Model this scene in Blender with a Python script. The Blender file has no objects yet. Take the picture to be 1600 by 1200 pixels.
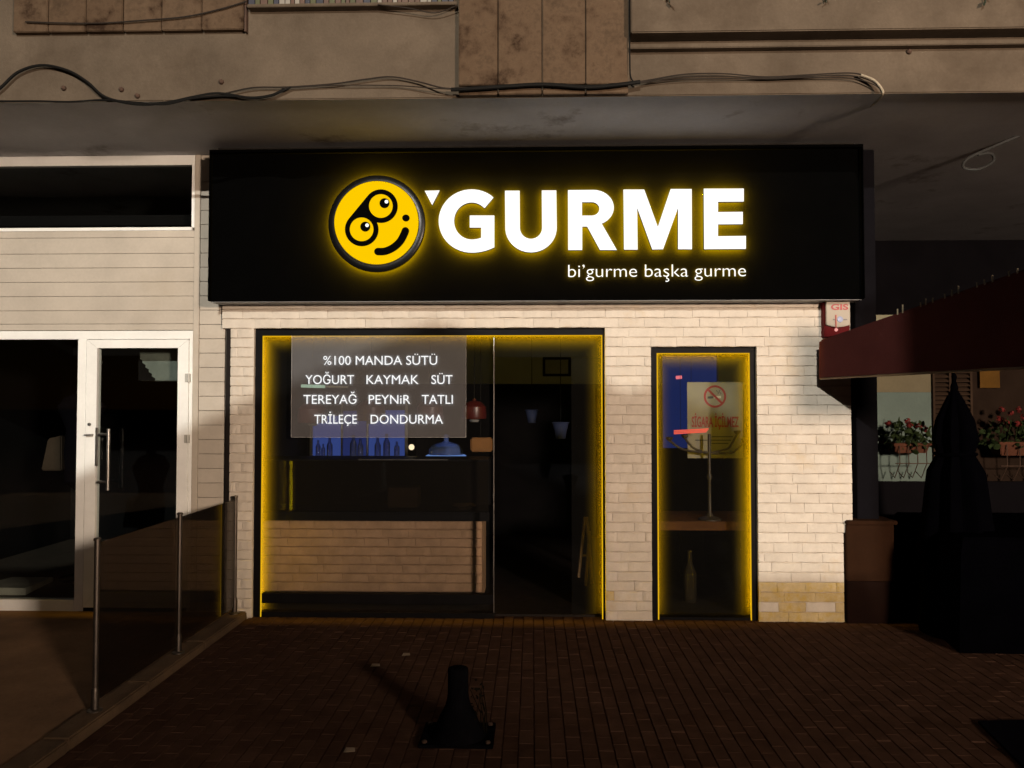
import bpy, bmesh, math, random
from mathutils import Vector, Matrix
random.seed(7)
R = math.radians
scene = bpy.context.scene
COL = scene.collection

# ---------------------------------------------------------------- camera, world, light, exposure
FPX, DIST, EYE = 1200.0, 5.6, 1.55           # focal length in pixels of a 1600 px wide frame
cam_data = bpy.data.cameras.new('camera')
cam_data.sensor_width = 36.0
cam_data.lens = FPX / 1600.0 * 36.0
cam_data.clip_end = 2000
cam = bpy.data.objects.new('camera', cam_data)
COL.objects.link(cam)
cam.location = (0.0, -DIST, EYE)
cam.rotation_euler = (R(90) + math.atan(34 / FPX), 0, math.atan(32 / FPX))
scene.camera = cam
CAMM = Matrix.Translation(cam.location) @ cam.rotation_euler.to_matrix().to_4x4()

world = bpy.data.worlds.new('World')
scene.world = world
world.use_nodes = True
wn = world.node_tree
bg = wn.nodes['Background']
sky = wn.nodes.new('ShaderNodeTexSky')
sky.sky_type = 'NISHITA'
sky.sun_disc = False
sky.sun_elevation = R(3)
sky.sun_rotation = R(200)
wn.links.new(sky.outputs[0], bg.inputs[0])
bg.inputs[1].default_value = 0.0012          # night: almost nothing comes from the sky

sun_d = bpy.data.lights.new('moonlight', 'SUN')
sun_d.energy = 0.02
sun_d.angle = R(0.5)
sun_d.color = (0.8, 0.88, 1.0)
sun = bpy.data.objects.new('moonlight', sun_d)
COL.objects.link(sun)
sun.rotation_euler = (R(62), 0, R(-20))
sun.location = (0, -20, 20)

scene.view_settings.view_transform = 'Standard'
scene.view_settings.look = 'None'
scene.view_settings.exposure = 0.0
scene.view_settings.gamma = 1.0
scene.cycles.max_bounces = 8
scene.cycles.transparent_max_bounces = 16
scene.cycles.sample_clamp_indirect = 4.0
scene.cycles.caustics_reflective = False
scene.cycles.caustics_refractive = False

KEY = Vector((-1.2, -14.0, 6.8))             # white street lamp across the street
FILL = Vector((5.5, -11.0, 3.0))              # sodium lantern on the right
KEY_POWER, FILL_POWER = 5900.0, 5200.0


# ---------------------------------------------------------------- helpers: pixels to places
def ray(px, py):
    d = Vector(((px - 800.0) / FPX, (600.0 - py) / FPX, -1.0))
    return (CAMM.to_3x3() @ d).normalized()


def W(px, py, Y=0.0):
    """point seen at a pixel of the photograph, on the upright plane y = Y"""
    d = ray(px, py)
    return cam.location + d * ((Y - cam.location.y) / d.y)


def G(px, py, z=0.0):
    """point seen at a pixel, on the ground"""
    d = ray(px, py)
    return cam.location + d * ((z - cam.location.z) / d.z)


# ---------------------------------------------------------------- helpers: materials
MATS = {}


def ramp(nt, fac, stops):
    r = nt.nodes.new('ShaderNodeValToRGB')
    e = r.color_ramp.elements
    e[0].position, e[0].color = stops[0][0], (*stops[0][1], 1)
    e[1].position, e[1].color = stops[-1][0], (*stops[-1][1], 1)
    for p, c in stops[1:-1]:
        n = e.new(p)
        n.color = (*c, 1)
    nt.links.new(fac, r.inputs[0])
    return r.outputs[0]


def noise(nt, scale, detail=4, rough=0.6, stretch=None):
    tc = nt.nodes.new('ShaderNodeNewGeometry')
    out = tc.outputs['Position']
    if stretch:
        mp = nt.nodes.new('ShaderNodeMapping')
        mp.inputs['Scale'].default_value = stretch
        nt.links.new(out, mp.inputs[0])
        out = mp.outputs[0]
    n = nt.nodes.new('ShaderNodeTexNoise')
    n.inputs['Scale'].default_value = scale
    n.inputs['Detail'].default_value = detail
    n.inputs['Roughness'].default_value = rough
    nt.links.new(out, n.inputs['Vector'])
    return n.outputs['Fac']


def mix(nt, fac, a, b, mode='MIX'):
    m = nt.nodes.new('ShaderNodeMix')
    m.data_type = 'RGBA'
    m.blend_type = mode
    for sock, v in ((m.inputs[0], fac), (m.inputs[6], a), (m.inputs[7], b)):
        if isinstance(v, (int, float)):
            sock.default_value = v
        elif isinstance(v, tuple):
            sock.default_value = (*v, 1)
        else:
            nt.links.new(v, sock)
    return m.outputs[2]


def mat(name, col, rough=0.7, var=0.18, scale=6.0, fine=60.0, bump=0.0, metal=0.0, spec=0.5, rnd=0.0,
        stain=None, stain_scale=2.0, stain_lo=0.5, stain_hi=0.7, stretch=None, bump_scale=None):
    """surface with uneven colour: two sizes of noise, optional stain, optional change from piece to piece"""
    if name in MATS:
        return MATS[name]
    m = bpy.data.materials.new(name)
    MATS[name] = m
    m.use_nodes = True
    nt = m.node_tree
    b = nt.nodes['Principled BSDF']
    b.inputs['Roughness'].default_value = rough
    b.inputs['Metallic'].default_value = metal
    b.inputs['Specular IOR Level'].default_value = spec
    lo = tuple(c * (1 - var) for c in col)
    hi = tuple(min(1, c * (1 + var)) for c in col)
    c = ramp(nt, noise(nt, scale, 5, 0.6, stretch), [(0.3, lo), (0.7, hi)])
    g = ramp(nt, noise(nt, fine, 3), [(0.3, (1 - var * 0.6,) * 3), (0.7, (1, 1, 1))])
    c = mix(nt, 1.0, c, g, 'MULTIPLY')
    if stain:
        s = ramp(nt, noise(nt, stain_scale, 6, 0.7, stretch), [(stain_lo, (0, 0, 0)), (stain_hi, (1, 1, 1))])
        c = mix(nt, s, c, stain)
    if rnd:
        oi = nt.nodes.new('ShaderNodeObjectInfo')
        rr = ramp(nt, oi.outputs['Random'], [(0, (1 - rnd, 1 - rnd * 1.15, 1 - rnd * 1.3)), (1, (1, 1, 1))])
        c = mix(nt, 1.0, c, rr, 'MULTIPLY')
    nt.links.new(c, b.inputs['Base Color'])
    rv = nt.nodes.new('ShaderNodeMapRange')
    rv.inputs[3].default_value = max(0.02, rough - 0.1)
    rv.inputs[4].default_value = min(1, rough + 0.1)
    nt.links.new(noise(nt, scale * 2.3), rv.inputs[0])
    nt.links.new(rv.outputs[0], b.inputs['Roughness'])
    if bump:
        bp = nt.nodes.new('ShaderNodeBump')
        bp.inputs['Strength'].default_value = bump
        bp.inputs['Distance'].default_value = 0.01
        nt.links.new(noise(nt, bump_scale or fine, 5, 0.65, stretch), bp.inputs['Height'])
        nt.links.new(bp.outputs[0], b.inputs['Normal'])
    return m


def emit(name, col, strength):
    if name in MATS:
        return MATS[name]
    m = bpy.data.materials.new(name)
    MATS[name] = m
    m.use_nodes = True
    nt = m.node_tree
    nt.nodes.remove(nt.nodes['Principled BSDF'])
    e = nt.nodes.new('ShaderNodeEmission')
    e.inputs[0].default_value = (*col, 1)
    e.inputs[1].default_value = strength
    nt.links.new(e.outputs[0], nt.nodes['Material Output'].inputs[0])
    return m


def glass(name, tint=(0.9, 0.93, 0.92), haze=0.0, haze_col=(0.1, 0.07, 0.005), gloss=1.0, rough=0.02):
    """thin pane: what lies behind shows through, the street mirrors in it, a little haze takes the light"""
    if name in MATS:
        return MATS[name]
    m = bpy.data.materials.new(name)
    MATS[name] = m
    m.use_nodes = True
    nt = m.node_tree
    nt.nodes.remove(nt.nodes['Principled BSDF'])
    t = nt.nodes.new('ShaderNodeBsdfTransparent')
    t.inputs[0].default_value = (*tint, 1)
    last = t.outputs[0]
    if haze:
        d = nt.nodes.new('ShaderNodeBsdfDiffuse')
        d.inputs[0].default_value = (*haze_col, 1)
        mx = nt.nodes.new('ShaderNodeMixShader')
        mr = nt.nodes.new('ShaderNodeMapRange')
        mr.inputs[3].default_value = haze * 0.75
        mr.inputs[4].default_value = haze * 1.25
        nt.links.new(noise(nt, 9, 6, 0.7), mr.inputs[0])
        nt.links.new(mr.outputs[0], mx.inputs[0])
        nt.links.new(last, mx.inputs[1])
        nt.links.new(d.outputs[0], mx.inputs[2])
        last = mx.outputs[0]
    g = nt.nodes.new('ShaderNodeBsdfGlossy')
    g.inputs['Roughness'].default_value = rough
    fr = nt.nodes.new('ShaderNodeFresnel')
    fr.inputs[0].default_value = 1.5
    mu = nt.nodes.new('ShaderNodeMath')
    mu.operation = 'MULTIPLY'
    mu.inputs[1].default_value = gloss
    nt.links.new(fr.outputs[0], mu.inputs[0])
    mx = nt.nodes.new('ShaderNodeMixShader')
    nt.links.new(mu.outputs[0], mx.inputs[0])
    nt.links.new(last, mx.inputs[1])
    nt.links.new(g.outputs[0], mx.inputs[2])
    nt.links.new(mx.outputs[0], nt.nodes['Material Output'].inputs[0])
    return m


# ---------------------------------------------------------------- helpers: objects
WORLD = {}


def empty(name, loc, label, cat, group=None):
    o = bpy.data.objects.new(name, None)
    o.empty_display_size = 0.1
    COL.objects.link(o)
    o.location = loc
    WORLD[o] = Matrix.Translation(Vector(loc))
    o['label'] = label
    o['category'] = cat
    if group:
        o['group'] = group
    return o


def tag(o, label, cat, group=None):
    o['label'] = label
    o['category'] = cat
    if group:
        o['group'] = group
    return o


def place(o, M, parent=None):
    COL.objects.link(o)
    WORLD[o] = M
    if parent:
        o.parent = parent
        o.matrix_parent_inverse = WORLD[parent].inverted()
    o.matrix_basis = M
    return o


class MB:
    """collects shapes for one mesh"""

    def __init__(s):
        s.v, s.f, s.m = [], [], []

    def add(s, vs, fs, mi=0):
        n = len(s.v)
        s.v += [Vector(v) for v in vs]
        s.f += [[i + n for i in f] for f in fs]
        s.m += [mi] * len(fs)
        return s

    def box(s, a, b, mi=0):
        x0, y0, z0 = (min(p, q) for p, q in zip(a, b))
        x1, y1, z1 = (max(p, q) for p, q in zip(a, b))
        return s.hexa([(x0, y0, z0), (x1, y0, z0), (x1, y1, z0), (x0, y1, z0),
                       (x0, y0, z1), (x1, y0, z1), (x1, y1, z1), (x0, y1, z1)], mi)

    def hexa(s, p, mi=0):
        return s.add(p, [(0, 3, 2, 1), (4, 5, 6, 7), (0, 1, 5, 4), (1, 2, 6, 5), (2, 3, 7, 6), (3, 0, 4, 7)], mi)

    def quad(s, a, b, c, d, mi=0):
        return s.add([a, b, c, d], [(0, 1, 2, 3)], mi)

    def prism(s, poly, y0, y1, mi=0):
        """outline in x and z, pushed from y0 to y1"""
        n = len(poly)
        vs = [(x, y0, z) for x, z in poly] + [(x, y1, z) for x, z in poly]
        fs = [tuple(range(n)), tuple(range(2 * n - 1, n - 1, -1))]
        fs += [(i, n + i, n + (i + 1) % n, (i + 1) % n) for i in range(n)]
        return s.add(vs, fs, mi)

    def lathe(s, c, prof, seg=20, mi=0, axis='z'):
        """profile of (radius, height) turned round an axis through c"""
        c = Vector(c)
        vs, fs = [], []
        for r, h in prof:
            for k in range(seg):
                a = 2 * math.pi * k / seg
                if axis == 'z':
                    p = Vector((r * math.cos(a), r * math.sin(a), h))
                else:
                    p = Vector((r * math.cos(a), h, r * math.sin(a)))
                vs.append(c + p)
        for j in range(len(prof) - 1):
            for k in range(seg):
                k2 = (k + 1) % seg
                fs.append((j * seg + k, j * seg + k2, (j + 1) * seg + k2, (j + 1) * seg + k))
        fs.append(tuple(range(seg - 1, -1, -1)))
        fs.append(tuple(range((len(prof) - 1) * seg, len(prof) * seg)))
        return s.add(vs, fs, mi)

    def tube(s, pts, r, seg=8, mi=0):
        pts = [Vector(p) for p in pts]
        rs = r if isinstance(r, (list, tuple)) else [r] * len(pts)
        vs, fs = [], []
        up = None
        for i, p in enumerate(pts):
            t = (pts[min(i + 1, len(pts) - 1)] - pts[max(i - 1, 0)]).normalized()
            if up is None:
                up = Vector((0, 0, 1)) if abs(t.z) < 0.9 else Vector((0, 1, 0))
            a = t.cross(up)
            a = a.normalized() if a.length > 1e-6 else t.orthogonal().normalized()
            b = a.cross(t).normalized()
            up = b
            for k in range(seg):
                an = 2 * math.pi * k / seg
                vs.append(p + (a * math.cos(an) + b * math.sin(an)) * rs[i])
        for j in range(len(pts) - 1):
            for k in range(seg):
                k2 = (k + 1) % seg
                fs.append((j * seg + k, j * seg + k2, (j + 1) * seg + k2, (j + 1) * seg + k))
        fs.append(tuple(range(seg - 1, -1, -1)))
        fs.append(tuple(range((len(pts) - 1) * seg, len(pts) * seg)))
        return s.add(vs, fs, mi)

    def build(s, name, mats, parent=None, bevel=0.0, smooth=False, label=None):
        me = bpy.data.meshes.new(name)
        lo = Vector((min(v.x for v in s.v), min(v.y for v in s.v), min(v.z for v in s.v)))
        hi = Vector((max(v.x for v in s.v), max(v.y for v in s.v), max(v.z for v in s.v)))
        c = Vector(((lo.x + hi.x) / 2, (lo.y + hi.y) / 2, lo.z))
        me.from_pydata([v - c for v in s.v], [], s.f)
        for mm in (mats if isinstance(mats, (list, tuple)) else [mats]):
            me.materials.append(mm)
        for p, i in zip(me.polygons, s.m):
            p.material_index = i
        bm = bmesh.new()
        bm.from_mesh(me)
        bmesh.ops.recalc_face_normals(bm, faces=bm.faces)
        if bevel:
            bmesh.ops.bevel(bm, geom=[e for e in bm.edges if e.is_manifold and e.calc_face_angle(0) > 0.5],
                            offset=bevel, segments=2, affect='EDGES', clamp_overlap=True)
        bm.to_mesh(me)
        bm.free()
        if smooth:
            for p in me.polygons:
                p.use_smooth = True
            try:
                me.set_sharp_from_angle(angle=R(40))
            except Exception:
                pass
        o = bpy.data.objects.new(name, me)
        if label:
            o['label'] = label
        return place(o, Matrix.Translation(c), parent)


def box(name, a, b, m, parent=None, bevel=0.0, label=None):
    return MB().box(a, b).build(name, m, parent, bevel, label=label)


def pbox(name, x0, y0, x1, y1, Y0, Y1, m, parent=None, bevel=0.0):
    """box whose front face fills a pixel rectangle on the plane Y0"""
    xm, ym = (x0 + x1) / 2, (y0 + y1) / 2
    return box(name, (W(x0, ym, Y0).x, Y0, W(xm, y1, Y0).z), (W(x1, ym, Y0).x, Y1, W(xm, y0, Y0).z), m, parent, bevel)


def from_curve(cu, name, M, mats, parent, three=False):
    """flat curve or text made into a mesh; its plane turned upright to face the camera"""
    t = bpy.data.objects.new('shape', cu)
    COL.objects.link(t)
    dg = bpy.context.evaluated_depsgraph_get()
    me = bpy.data.meshes.new_from_object(t.evaluated_get(dg))
    bpy.data.objects.remove(t)
    me.name = name
    me.materials.clear()
    for mm in mats:
        me.materials.append(mm)
    if three:
        for p in me.polygons:
            p.material_index = 0 if p.normal.z > 0.7 else (2 if p.normal.z < -0.7 else 1)
    else:
        for p in me.polygons:
            p.material_index = 0
    o = bpy.data.objects.new(name, me)
    return place(o, M, parent)


def flat_shape(name, loops, Yf, depth, mats, parent, three=False):
    """outlines of (x, z), the first solid and the rest holes, standing on plane Yf and depth thick"""
    cu = bpy.data.curves.new(name, 'CURVE')
    cu.dimensions = '2D'
    cu.fill_mode = 'BOTH'
    cu.extrude = depth / 2
    xs = [p[0] for p in loops[0]]
    zs = [p[1] for p in loops[0]]
    cx, cz = (min(xs) + max(xs)) / 2, (min(zs) + max(zs)) / 2
    for lp in loops:
        sp = cu.splines.new('POLY')
        sp.points.add(len(lp) - 1)
        for q, (x, z) in zip(sp.points, lp):
            q.co = (x - cx, z - cz, 0, 1)
        sp.use_cyclic_u = True
    M = Matrix.Translation((cx, Yf + depth / 2, cz)) @ Matrix.Rotation(R(90), 4, 'X')
    return from_curve(cu, name, M, mats, parent, three)


def lettering(name, text, x0, x1, y_base, cap, Yf, depth, mats, parent, bold=0.0, three=False, split=True):
    """words between two pixel columns on a baseline; cap is the height of a capital in pixels"""
    cu = bpy.data.curves.new(name, 'FONT')
    cu.body = text
    cu.extrude = 0.0
    cu.size = 1.0
    cu.resolution_u = 4
    t = bpy.data.objects.new('probe', cu)
    COL.objects.link(t)
    bpy.context.view_layer.update()
    bb = [Vector(c) for c in t.bound_box]
    wx0, wx1 = min(v.x for v in bb), max(v.x for v in bb)
    bpy.data.objects.remove(t)
    a, b = W(x0, y_base, Yf), W(x1, y_base, Yf)
    capm = (W(x0, y_base - cap, Yf) - a).length
    sy = capm / 0.70
    sx = (b.x - a.x) / max(1e-6, wx1 - wx0)
    cu.offset = bold
    cu.extrude = depth / 2
    S = Matrix.Diagonal((sx, sy, 1, 1))
    M = Matrix.Translation((a.x - wx0 * sx, Yf + depth / 2, (a.z + b.z) / 2)) @ Matrix.Rotation(R(90), 4, 'X')
    if not split:
        o = from_curve(cu, name, M, mats, parent, three)
        o.data.transform(S)
        o['kind'] = 'stuff'
        return o
    t = bpy.data.objects.new('shape', cu)
    COL.objects.link(t)
    dg = bpy.context.evaluated_depsgraph_get()
    me = bpy.data.meshes.new_from_object(t.evaluated_get(dg))
    bpy.data.objects.remove(t)
    # group the loose islands into letters: a dot or an accent belongs to the stroke below it
    par = list(range(len(me.vertices)))

    def find(i):
        while par[i] != i:
            par[i] = par[par[i]]
            i = par[i]
        return i
    key = {}
    for v in me.vertices:          # front, side and back share no vertices: weld by place
        k_ = (round(v.co.x, 5), round(v.co.y, 5))
        if k_ in key:
            par[find(v.index)] = find(key[k_])
        else:
            key[k_] = v.index
    for e in me.edges:
        par[find(e.vertices[0])] = find(e.vertices[1])
    isl = {}
    for p in me.polygons:
        isl.setdefault(find(p.vertices[0]), []).append(p)
    items = []
    for ps in isl.values():
        xs_ = [me.vertices[i].co.x for p in ps for i in p.vertices]
        items.append([min(xs_), max(xs_), ps])
    items.sort(key=lambda q: -(q[1] - q[0]))
    groups = []
    for it in items:
        for g in groups:
            ov = min(g[1], it[1]) - max(g[0], it[0])
            if ov > 0.6 * (it[1] - it[0]):
                g[2] += it[2]
                g[0], g[1] = min(g[0], it[0]), max(g[1], it[1])
                break
        else:
            groups.append([it[0], it[1], list(it[2])])
    for g in sorted(groups, key=lambda q: q[0]):
        idx, vs, fs, ms = {}, [], [], []
        for p in g[2]:
            f = []
            for i in p.vertices:
                if i not in idx:
                    idx[i] = len(vs)
                    vs.append(Vector(me.vertices[i].co))
                f.append(idx[i])
            fs.append(f)
            ms.append((0 if p.normal.z > 0.7 else (2 if p.normal.z < -0.7 else 1)) if three else 0)
        gx = (g[0] + g[1]) / 2
        m2 = bpy.data.meshes.new(name)
        m2.from_pydata([Vector(((v.x - gx) * sx, v.y * sy, v.z)) for v in vs], [], fs)
        for mm in mats:
            m2.materials.append(mm)
        for p, i in zip(m2.polygons, ms):
            p.material_index = i
        place(bpy.data.objects.new(name, m2), M @ Matrix.Translation((gx * sx, 0, 0)), parent)


def smooth_path(pts, n=6):
    pts = [Vector(p) for p in pts]
    out = []
    for i in range(len(pts) - 1):
        p0, p1, p2, p3 = pts[max(i - 1, 0)], pts[i], pts[i + 1], pts[min(i + 2, len(pts) - 1)]
        for k in range(n):
            t = k / n
            out.append(0.5 * ((2 * p1) + (p2 - p0) * t + (2 * p0 - 5 * p1 + 4 * p2 - p3) * t * t
                              + (3 * p1 - p0 - 3 * p2 + p3) * t ** 3))
    out.append(pts[-1])
    return out


# ---------------------------------------------------------------- materials
M_BRICK = mat('cream brick', (0.635, 0.575, 0.50), 0.85, 0.08, 9, 70, 0.4, spec=0.2, rnd=0.07, bump_scale=30,
              stain=(0.58, 0.45, 0.28), stain_scale=3.0, stain_lo=0.56, stain_hi=0.85)
M_MORTAR = mat('mortar', (0.59, 0.525, 0.445), 0.9, 0.12, 10, 90, 0.2, spec=0.2)
M_BLACK = mat('black powder coat', (0.006, 0.0055, 0.006), 0.5, 0.2, 8, 80, spec=0.06)
M_SIGN = mat('black sign panel', (0.0015, 0.0015, 0.0015), 0.7, 0.1, 5, 60, spec=0.0)
M_SIGN_EDGE = mat('grey sign edge', (0.16, 0.16, 0.165), 0.5, 0.1)
M_PVC = mat('white door frame', (0.88, 0.89, 0.87), 0.35, 0.06, 4, 40)
M_SIDING = mat('painted siding', (0.50, 0.45, 0.385), 0.7, 0.10, 3, 50, 0.1, rnd=0.06,
               stain=(0.42, 0.36, 0.28), stain_scale=1.3, stain_lo=0.55, stain_hi=0.85)
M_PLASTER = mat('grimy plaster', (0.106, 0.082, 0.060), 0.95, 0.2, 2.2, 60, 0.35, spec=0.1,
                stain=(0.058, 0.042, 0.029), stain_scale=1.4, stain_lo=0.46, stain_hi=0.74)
M_SOFFIT = mat('soffit paint', (0.58, 0.57, 0.59), 0.9, 0.12, 2, 50, 0.15, spec=0.1,
               stain=(0.15, 0.11, 0.08), stain_scale=1.4, stain_lo=0.58, stain_hi=0.75)
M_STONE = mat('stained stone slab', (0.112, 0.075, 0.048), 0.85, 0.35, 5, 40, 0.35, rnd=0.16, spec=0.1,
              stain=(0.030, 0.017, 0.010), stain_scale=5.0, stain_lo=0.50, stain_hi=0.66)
M_PAVER = mat('paving brick', (0.066, 0.037, 0.026), 0.95, 0.25, 7, 90, 0.25, rnd=0.18, spec=0.0)
M_JOINT = mat('paving joint', (0.044, 0.024, 0.017), 0.95, 0.3, 12, 90, spec=0.0)
M_TERRACE = mat('terrace screed', (0.20, 0.118, 0.066), 0.85, 0.25, 3, 70, 0.2, spec=0.15)
M_KERB = mat('kerb concrete', (0.10, 0.064, 0.038), 0.9, 0.25, 5, 60, 0.4, spec=0.15)
M_STEEL = mat('brushed steel', (0.42, 0.40, 0.38), 0.35, 0.1, 10, 80, metal=1.0)
M_POST = mat('dull steel post', (0.13, 0.11, 0.095), 0.5, 0.2, 10, 80, metal=1.0)
M_CABLE = mat('black cable', (0.005, 0.0045, 0.004), 0.7, 0.2, spec=0.15)
M_CABLE_PALE = mat('pale cable', (0.30, 0.25, 0.18), 0.6, 0.2)
M_CABLE_BROWN = mat('brown cable', (0.022, 0.016, 0.012), 0.7, 0.2, spec=0.2)
M_RUST = mat('rusty iron', (0.06, 0.032, 0.02), 0.85, 0.3, 20)
M_MAROON = mat('maroon awning cloth', (0.070, 0.019, 0.017), 0.9, 0.15, 3, 120, 0.2, spec=0.05)
M_DARK = mat('near black interior', (0.005, 0.0045, 0.005), 0.9, 0.2, spec=0.1)
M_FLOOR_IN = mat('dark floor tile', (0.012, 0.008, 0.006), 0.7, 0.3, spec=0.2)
M_GLASS = glass('clear glass', gloss=0.55)
M_GLASS_HAZY = glass('shop glass', (0.9, 0.92, 0.94), haze=0.05, haze_col=(0.05, 0.05, 0.05), gloss=0.003, rough=0.1)
M_GLASS_SMOKED = glass('smoked glass', (0.52, 0.48, 0.44), haze=0.10, haze_col=(0.05, 0.04, 0.03), gloss=0.7)
M_PANEL = glass('frosted acrylic', (0.92, 0.92, 0.94), haze=0.22, haze_col=(0.30, 0.30, 0.31), gloss=0.5, rough=0.2)
M_PANEL_EDGE = mat('acrylic edge', (0.45, 0.45, 0.45), 0.3, 0.05)

E_WHITE = emit('white letter light', (1.0, 0.99, 0.97), 1.25)
E_HALO = emit('yellow halo light', (1.0, 0.60, 0.0), 460.0)
E_HALO_SMALL = emit('small yellow halo light', (1.0, 0.60, 0.0), 170.0)
E_DISC = emit('yellow emblem light', (1.0, 0.60, 0.0), 1.0)
STRIP_RADIANCE = 18.0
E_LINE = emit('yellow diffuser line', (1.0, 0.56, 0.01), 0.75)
E_MENU = emit('menu letter light', (1, 1, 1), 1.0)
E_MENU_BACK = emit('menu letter back light', (1, 1, 1), 3.0)

# ---------------------------------------------------------------- ground
ground = box('ground', (-300, -300, -0.5), (300, 300, -0.016), M_JOINT)
ground['kind'] = 'structure'
pave = box('pavement', (-2.083, -7.5, -0.012), (9.0, 0.20, -0.009), M_JOINT)
pave['kind'] = 'structure'
terrace = box('terrace', (-9, -7.5, -0.012), (-2.218, 0.06, 0.035), M_TERRACE)
terrace['kind'] = 'structure'
kerb = empty('kerb', (-2.095, -2.0, 0), 'x', 'kerb')
del kerb['label'], kerb['category']
kerb['kind'] = 'structure'
yk = 0.0
while yk > -7.0:
    L = 0.72
    box('kerb_stone', (-2.215, yk - L + 0.006, -0.01), (-2.085, yk, 0.052 + random.uniform(-.003, .003)), M_KERB, kerb, 0.008)
    yk -= L

pw, pl, gap = 0.069, 0.139, 0.003
spots = []
col = 0
x = -2.08
while x < 8.6:
    off = 0.5 * pl if col % 2 else 0.0
    y = 0.10 - off
    while y > -4.4:
        spots.append((x + pw / 2, y - pl / 2))
        y -= pl + gap
    x += pw + gap
    col += 1
spots = [s for s in spots if s[1] + pl / 2 < 0.12]
bol = G(712, 1170)


def in_view(s):
    d = s[1] + DIST
    px = 832 + FPX * s[0] / d
    py = 634 + FPX * EYE / d
    return -10 < px < 1600 and py < 1203


vis = sorted([s for s in spots if in_view(s)], key=lambda s: s[1])[:300]
near = set(vis)


def paver_mesh(k):
    rr = random.Random(k)
    mb = MB()
    a, b, t = pw / 2, pl / 2, 0.002
    z = [rr.uniform(-0.0009, 0.0009) for _ in range(4)]
    mb.hexa([(-a, -b, -0.008), (a, -b, -0.008), (a, b, -0.008), (-a, b, -0.008),
             (-a + t, -b + t, z[0]), (a - t, -b + t, z[1]), (a - t, b - t, z[2]), (-a + t, b - t, z[3])])
    me = bpy.data.meshes.new('paving_brick')
    me.from_pydata(mb.v, [], mb.f)
    me.materials.append(M_PAVER)
    return me


pm = [paver_mesh(k) for k in range(8)]
rest = MB()
for s in spots:
    if s in near:
        o = bpy.data.objects.new('paving_brick', random.choice(pm))
        place(o, Matrix.Translation((s[0], s[1], random.uniform(-0.0012, 0.0012))), pave)
    else:
        a, b, t = pw / 2, pl / 2, 0.002
        dz = random.uniform(-0.0015, 0.001)
        z = [dz + random.uniform(-0.0009, 0.0009) for _ in range(4)]
        X, Y = s
        rest.hexa([(X - a, Y - b, -0.008), (X + a, Y - b, -0.008), (X + a, Y + b, -0.008), (X - a, Y + b, -0.008),
                   (X - a + t, Y - b + t, z[0]), (X + a - t, Y - b + t, z[1]), (X + a - t, Y + b - t, z[2]), (X - a + t, Y + b - t, z[3])])
o = rest.build('paving_bricks', M_PAVER, pave)
o['kind'] = 'stuff'

# ---------------------------------------------------------------- apartment block above: soffit, fascia, stone slabs
ZS = W(800, 149, -1.0).z                      # underside of the overhang
block = empty('apartment_block', (0, -1.0, ZS), 'grimy plaster storey with stained stone slabs overhanging the shops', 'building')
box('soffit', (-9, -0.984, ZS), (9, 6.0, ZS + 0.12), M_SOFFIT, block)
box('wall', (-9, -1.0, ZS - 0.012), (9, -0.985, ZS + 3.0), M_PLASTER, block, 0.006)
# stone panel on the left
xs = [20, 75, 134, 192, 252, 315, 381]
for a, b in zip(xs[:-1], xs[1:]):
    z0 = W(200, 48, -1.04).z
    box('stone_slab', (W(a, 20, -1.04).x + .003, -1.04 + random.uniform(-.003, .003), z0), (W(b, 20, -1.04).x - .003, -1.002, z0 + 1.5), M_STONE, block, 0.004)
box('slab_edge', (W(382, 20, -1.035).x, -1.035, W(200, 48, -1.04).z - .01), (W(385, 20, -1.035).x, -1.002, W(200, 48, -1.04).z + 1.5), M_RUST, block)
# stone pilaster in the middle
xs = [716, 778, 847, 915, 982]
for a, b in zip(xs[:-1], xs[1:]):
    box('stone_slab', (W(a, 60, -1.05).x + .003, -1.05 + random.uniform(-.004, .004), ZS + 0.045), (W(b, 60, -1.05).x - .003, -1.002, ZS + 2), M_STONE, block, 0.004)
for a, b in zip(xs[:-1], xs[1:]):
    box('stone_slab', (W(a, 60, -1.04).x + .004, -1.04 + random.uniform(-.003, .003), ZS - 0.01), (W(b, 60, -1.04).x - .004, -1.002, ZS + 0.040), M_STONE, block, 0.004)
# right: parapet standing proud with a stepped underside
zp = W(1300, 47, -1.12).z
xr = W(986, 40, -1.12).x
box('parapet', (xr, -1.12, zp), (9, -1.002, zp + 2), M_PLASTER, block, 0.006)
box('ledge', (xr, -1.055, W(1300, 72, -1.055).z), (9, -1.002, zp - 0.035), M_PLASTER, block, 0.004)
# balcony sill and slats on the left of the pilaster
zs = W(550, 9, -1.06).z
box('window_sill', (W(386, 5, -1.06).x, -1.06, zs), (W(714, 5, -1.06).x, -1.002, zs + 0.02), M_PLASTER, block, 0.003)
slat_m = [mat('slat dark', (0.02, 0.02, 0.035), 0.6), mat('slat pale', (0.22, 0.2, 0.17), 0.6),
          mat('slat olive', (0.06, 0.06, 0.02), 0.6), mat('slat brown', (0.08, 0.04, 0.025), 0.6)]
xa, xb = W(388, 5, -1.05).x, W(712, 5, -1.05).x
k = 0
while xa < xb - 0.03:
    w_ = random.uniform(0.025, 0.05)
    box('slat', (xa, -1.045, zs + 0.021), (xa + w_ - .005, -1.004, zs + 0.9), random.choice(slat_m), block)
    xa += w_
# thin streak of grime and iron fixings on the plaster
for px, py in ((100, 138), (190, 140), (346, 128), (215, 150), (1420, 81)):
    c = W(px, py, -1.003)
    MB().lathe(c + Vector((0, 0.002, 0)), [(0.016, 0), (0.014, -0.012), (0.006, -0.02)], 10, axis='y').build('iron_fixing', M_RUST, block)

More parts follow.
